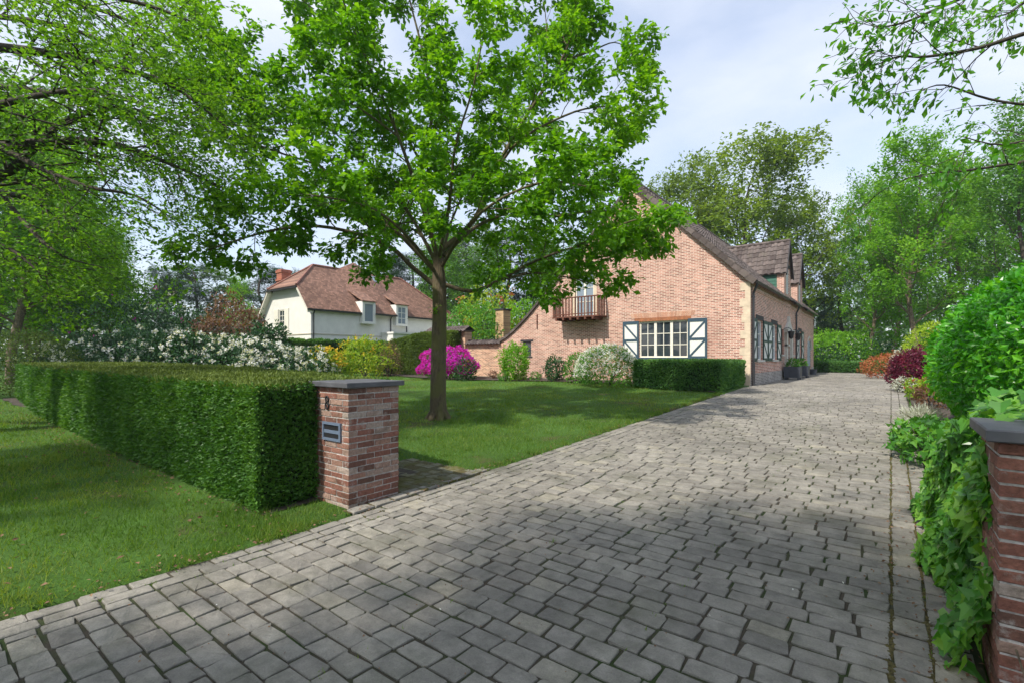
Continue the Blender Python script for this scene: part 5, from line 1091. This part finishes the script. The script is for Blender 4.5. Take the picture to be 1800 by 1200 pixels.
# --- prototypes for the wood
def proto(Hh, cr, mat, bark, n0, first, lsize, k, up=.08, droop=.1, ang=62, kind='fold', asp=.55, fall=.55, spread=.16, flat=(1, .5), tr=.22, thin=.5, bend=.25):
    tb = MB(); an = []
    tr_ = [np.array([0, 0, -.2])] + [np.array([bend * math.sin(i * .9 + Hh), bend * math.cos(i * 1.1 + Hh) - bend * math.cos(Hh), Hh * i / 8.]) for i in range(1, 8)] + [np.array([bend, 0, Hh * .97])]
    prm = dict(n=[n0, 7, 4], len=[cr, cr * .42, cr * .18], seg=[0, 6, 4, 3], wob=[0, .13, .16, .2], up=[0, up, up * .6, 0], taper=[.12, .2, .3, .4], ang=[R(ang), R(48), R(45)], flat=[(1, .9), flat, (1, .6)], rr=[.38, .45, .5], s0=[first, .25, .2], fall=[fall, .35, .3], la=2)
    prm['flat'][0] = (1, 1)
    branch(tb, an, smooth(tr_, 2), tr, 0, prm); an = np.array(an)
    return tb, cluster(an[:, :3], an[:, 3:], k, spread, lsize, asp, droop, kind)
PR = {}
specs = {'ash': (12, 5.0, 'woodA', 'bark', 26, .22, .23, 11), 'lime': (12, 5.2, 'woodB', 'barkd', 24, .2, .22, 8), 'oak': (12, 6.6, 'woodC', 'barkd', 28, .22, .26, 9), 'fara': (12, 4.4, 'far', 'barkd', 16, .2, .34, 5), 'loose': (12, 4.0, 'woodA', 'bark', 15, .35, .2, 6)}
for kx, (h_, c_, m_, b_, n0, f0, ls, kk) in specs.items(): PR[kx] = (*proto(h_, c_, M[m_], M[b_], n0, f0, ls, kk), m_, b_)
PR['pine'] = (*proto(12, 2.9, M['pine'], M['barkd'], 24, .25, .26, 11, up=.0, droop=.05, ang=80, asp=.16, fall=.75, spread=.1), 'pine', 'barkd')
first_ = {}
def tree(kind, name, px, t, toppy, label, group=None, w=1.0, loc=None):
    b0 = np.array(loc, float) if loc is not None else G(px, t)
    Hh = toppy if loc is not None else (CH + (HOR - toppy) / F * t - b0[2])
    zc_ = np.concatenate(PR[kind][1].V)[:, 2]; s_ = Hh / np.percentile(zc_, 99.7)
    if kind not in first_:
        tb, mb, m_, b_ = PR[kind]; e = empty(name, b0); tb.build('trunk', M[b_], e, True); mb.build('crown', M[m_], e); first_[kind] = e
    else: e = copy_tree(first_[kind]); e.name = name
    for pr in ('group',):
        if pr in e: del e[pr]
    e.location = tuple(float(v) for v in b0); e.rotation_euler = (0, 0, rng.uniform(0, 6.28)); e.scale = (s_ * w, s_ * w, s_)
    tag(e, label, 'tree', group)
GL, GF, GR = 'trees of the wood on the left', 'trees on the skyline beyond the houses', 'trees of the wood on the right'
tree('lime', 'wood_tree', -120, 19, 60, 'dark green tree at the very left edge of the wood', GL)
tree('ash', 'wood_tree', 20, 27, 150, 'bright green tree behind the round bush at the left edge', GL)
tree('lime', 'wood_tree', 75, 33, 200, 'mid green tree right behind the round bush', GL, 1.1)
tree('ash', 'wood_tree', 130, 31, 330, 'bright yellow green tree left of the tall dark rhododendron', GL, 1.0)
tree('ash', 'wood_tree', 185, 36, 420, 'small bright green tree at the right end of the left wood', GL, .9)
tree('lime', 'wood_tree', 150, 44, 330, 'darker tree standing behind the small bright green tree on the left', GL, .8)
tree('lime', 'wood_tree', -20, 40, 180, 'tall mid green tree at the back of the left wood', GL, 1.2)
tree('ash', 'wood_tree', 60, 30, 380, 'low bright tree in front of the left wood', GL, 1.5)
tree('pine', 'pine_tree', 283, 62, 470, 'leftmost dark pine on the skyline', GF)
tree('fara', 'distant_tree', 318, 66, 462, 'rounded pale green tree on the skyline beside the leftmost pine', GF, 1.5)
tree('pine', 'pine_tree', 340, 62, 462, 'dark pine in the middle of the pale skyline trees', GF, 1.4)
tree('fara', 'distant_tree', 385, 64, 468, 'pale green tree on the skyline left of the young lime green tree', GF, 1.5)
tree('loose', 'young_tree', 425, 42, 478, 'young lime green tree standing left of the neighbour chimney', GF, .8)
tree('pine', 'pine_tree', 458, 58, 468, 'broad dark pine just left of the red neighbour chimney', GF, 2.0)
tree('pine', 'pine_tree', 532, 60, 478, 'dark pine half hidden behind the neighbour roof', GF, 1.2)
for i, (k_, px, t, ty, lab, w_) in enumerate([('fara', 655, 52, 440, 'pale feathery tree rising right above the neighbour roof ridge', 1.1), ('pine', 720, 50, 440, 'dark conifer behind the lower left boughs of the lawn tree', 1.5), ('lime', 775, 46, 410, 'dark green tree directly behind the trunk of the lawn tree', 1.1), ('fara', 820, 55, 390, 'pale tree between the lawn tree trunk and the garden chimney', 1.1), ('lime', 850, 44, 430, 'dark green tree above the garden wall', 1.0), ('pine', 890, 50, 400, 'tall conifer behind the garden chimney', 1.4), ('fara', 935, 54, 380, 'pale tree left of the sweep of the gable', 1.1), ('lime', 985, 48, 400, 'dark tree just behind the left slope of the gable roof', 1.0), ('pine', 800, 60, 410, 'farthest conifer seen through the lawn tree', 1.5)]):
    tree(k_, 'pine_tree' if k_ == 'pine' else 'distant_tree', px, t, ty, lab, GF, w_)
tree('oak', 'oak_tree', 1315, 43, 235, 'very large olive green tree rising behind the brick house roof', None, .95)
tree('oak', 'oak_tree', 1205, 46, 290, 'olive green tree at the left of the very large one behind the roof', None, .75)
tree('oak', 'oak_tree', 1400, 47, 330, 'olive green tree leaning right above the dormers', None, .7)
tree('pine', 'fir_tree', 1428, 48, 520, 'dark fir just right of the far end of the brick house', GR, 1.1)
tree('pine', 'pine_tree', 1483, 50, 420, 'tall dark pine in the gap of sky at the end of the driveway', GR, 1.0)
tree('ash', 'wood_tree', 1530, 37, 300, 'bright green tree first right of the sky gap, beyond the end hedge', GR, .65)
tree('ash', 'wood_tree', 1612, 33, 235, 'tall bright green tree with a pale trunk behind the golden bush', GR, .8)
tree('lime', 'wood_tree', 1570, 46, 330, 'mid green tree between the two bright trees on the right', GR, .9)
tree('loose', 'wood_tree', 1675, 36, 270, 'loose pale green tree right of the pale trunked tree', GR, .9)
tree('lime', 'wood_tree', 1660, 48, 300, 'darker tree at the back of the right wood', GR, 1)
tree('lime', 'wood_tree', 1740, 40, 250, 'mid green tree behind the laurel mound', GR, .8)
tree('lime', 'wood_tree', 1800, 30, 170, 'tall dark green tree at the right edge above the laurel mound', GR, .8)
tree('ash', 'wood_tree', 1900, 34, 200, 'bright tree beyond the right edge', GR)
tree('fara', 'distant_tree', 1455, 62, 560, 'low pale tree far behind the lime green maple', GR, 2)
tree('fara', 'distant_tree', 1520, 60, 540, 'low pale tree farthest back beyond the driveway end', GR, 2)
tree('ash', 'street_tree', 0, 0, 15.5, 'street tree behind the camera shading the gateway', 'street trees behind the camera', 1.0, loc=(-1.4, -8.4, 0))
tree('loose', 'street_tree', 0, 0, 15.5, 'street tree farther left behind the camera shading the verge', 'street trees behind the camera', 1.1, loc=(-10.5, -9.5, 0))
mb = MB(); k = 26000; a = rng.uniform(R(-75), R(35), k) ; b_ = YAW - 0; dist = rng.uniform(75, 95, k); th_ = a
hgt = 8 + 3 * np.sin(th_ * 9) + 2 * np.sin(th_ * 23 + 1)
az = -th_ - YAW * 0; X = dist * np.sin(a - YAW + R(20)); Y = dist * np.cos(a - YAW + R(20)); Z = rng.uniform(0, 1, k) * hgt
leaves(mb, np.stack([X, Y, Z], 1), rnd(k), rnd(k), .9, .6); tag(mb.build('distant_wood', M['far']), 'hazy distant wood closing the view', None, kind='stuff')

# ------------------------------------------------------------------ grass and litter
mb = MB()
def grass(mb, x0, x1, y0, y1, dens, ref=3.5, hgt=.045, bare=True, ok=None):
    k = int((x1 - x0) * (y1 - y0) * dens); x = rng.uniform(x0, x1, k); y = rng.uniform(y0, y1, k); t = np.maximum(np.hypot(x, y), 1.5)
    f = -x * SA + y * CA; s = rng.uniform(size=k) < np.minimum(1, (ref / t) ** 1.7); s &= f > .5
    if ok is not None: s &= ok(x, y)
    x, y, t = x[s], y[s], t[s]; patch = np.sin(x * 1.9 + y) + np.sin(y * 2.7 - x * .7) + np.sin(x * 4.1 + y * 3.3) * .7
    s = rng.uniform(size=len(x)) < (np.clip(.75 + .3 * patch, .3, 1) if bare else 1); x, y, t = x[s], y[s], t[s]; n = len(x)
    p = np.stack([x, y, gz(y) + .008], 1); d = unit(np.array([0, 0, 1.]) + rng.normal(size=(n, 3)) * .55 * np.array([1, 1, .2]))
    g_ = np.maximum(t / ref, 1) ** .75; leaves(mb, p, d, rnd(n), hgt * rng.uniform(.5, 1.4, n) * np.minimum(g_, 1.7), .0055 * g_, 'tri')
edge = lambda x, y: x < XE0 - .01 + .04 * np.sin(y * 9) + .03 * np.sin(y * 23)
hb = lambda x, y: edge(x, y) & ~((x > XE0 - .17) & (y > 2.76)) & ((y < 2.18 + .06 * np.sin(x * 3) + np.maximum(0, -x - 10) * .03) | ((x > -4.8) & (y < 2.8)))
grass(mb, -24, XE0 + .05, -2.0, 3.0, 5200, ok=hb)
pat = lambda x, y: edge(x, y) & (y > np.interp(x, [-30, -12.5, -7.8, -5.6, -5.5, -4.0], [7, 5.8, 4.8, 4.1, 4.62, 4.62])) & (y < 17.6 + .5 * np.sin(x * .45) - np.maximum(0, x + 8) * .28)
grass(mb, -26, XE0 + .05, 4.0, 18.3, 3000, ref=5, hgt=.04, ok=pat)
grass(mb, -5.3, XE0 + .0, 1.9, 2.3, 3500, hgt=.09, bare=False)
for i in range(260):
    cx_, cy_ = (rng.uniform(-11, -4.2), rng.uniform(-.6, 2.1)) if i < 110 else ((XE0 - rng.uniform(.0, .12), rng.uniform(-.5, 16)) if i < 190 else (rng.uniform(-10, -4.6), rng.uniform(4.8, 11)))
    if 2.7 < cy_ < 4.7 and cx_ > -5.6: continue
    kk = int(rng.uniform(14, 40)); p = np.stack([cx_ + rng.normal(size=kk) * .04, cy_ + rng.normal(size=kk) * .04, np.full(kk, gz(cy_) + .008)], 1); tt_ = max(1, math.hypot(cx_, cy_) / 4)
    leaves(mb, p, unit(np.array([0, 0, 1.]) + rng.normal(size=(kk, 3)) * .45), rnd(kk), rng.uniform(.05, .1, kk), .006 * tt_, 'tri')
k = 240; yv = .8 + 13 * rng.uniform(0, 1, k) ** 1.3; xw = rng.choice([0., .165, -4.0, -3.88, -2.2, -1.1], k) + rng.normal(size=k) * .01
for x_, y_ in zip(xw, yv):
    kk = 7; p = np.stack([x_ + rng.normal(size=kk) * .012, y_ + rng.normal(size=kk) * .02, np.full(kk, gz(y_) - .008)], 1); leaves(mb, p, unit(np.array([0, 0, .8]) + rng.normal(size=(kk, 3)) * .6), rnd(kk), rng.uniform(.012, .035, kk), .006, 'tri')
tag(mb.build('grass', M['grass']), 'short green grass of the lawn and verge', None, kind='stuff')
mb = MB()
def scatter(mb, x, y, s, dz=.02):
    n = len(x); p = np.stack([x, y, gz(y) + dz], 1); d = rnd(n) * np.array([1, 1, .25]); leaves(mb, p, d, unit(np.array([0, 0, 1.]) + rng.normal(size=(n, 3)) * .4), s, s * .6)
k = 260; scatter(mb, rng.uniform(-13, XE0 - .05, k), rng.uniform(-.5, 2.4, k), rng.uniform(.02, .06, k), .05)
k = 900; scatter(mb, XE0 - .05 + rng.normal(size=k) * .07, rng.uniform(-.5, 16, k), rng.uniform(.012, .035, k), .03)
k = 1500; yv = 1.3 + rng.uniform(0, 1, k) ** 1.8 * 12; scatter(mb, .36 + rng.normal(size=k) * .09 + np.where(rng.uniform(size=k) < .3, -.3, 0), yv, rng.uniform(.01, .032, k), .012)
k = 1100; scatter(mb, rng.uniform(-4, .2, k), .5 + 14 * rng.uniform(0, 1, k) ** 1.4, rng.uniform(.005, .02, k), .006)
k = 700; scatter(mb, rng.uniform(-20, -4.4, k), rng.uniform(1.85, 2.3, k), rng.uniform(.015, .04, k), .06)
k = 300; scatter(mb, rng.uniform(.35, 1.3, k), rng.uniform(5, 16, k), rng.uniform(.015, .04, k), .05)
tag(mb.build('leaf_litter', M['dead']), 'small dry brown leaves scattered along the edges', None, kind='stuff')
mb = MB(); k = 26; scatter(mb, rng.uniform(-4, 0, k), rng.uniform(1.2, 9, k), rng.uniform(.012, .022, k), .012); 
tag(mb.build('fallen_petals', M['whitef']), 'tiny white petals fallen on the paving', None, kind='stuff')

# ------------------------------------------------------------------ air
hz = MB(); hz.box((-110, -14, -1), (110, 105, 22)); m, n, b = nmat('haze_air'); n.nodes.remove(b)
pv = N(n, 'ShaderNodeVolumePrincipled', Density=.0005, Anisotropy=.2); pv.inputs['Color'].default_value = (.8, .88, 1, 1); n.links.new(pv.outputs[0], n.nodes['Material Output'].inputs['Volume'])
tag(hz.build('haze', m), kind='stuff')
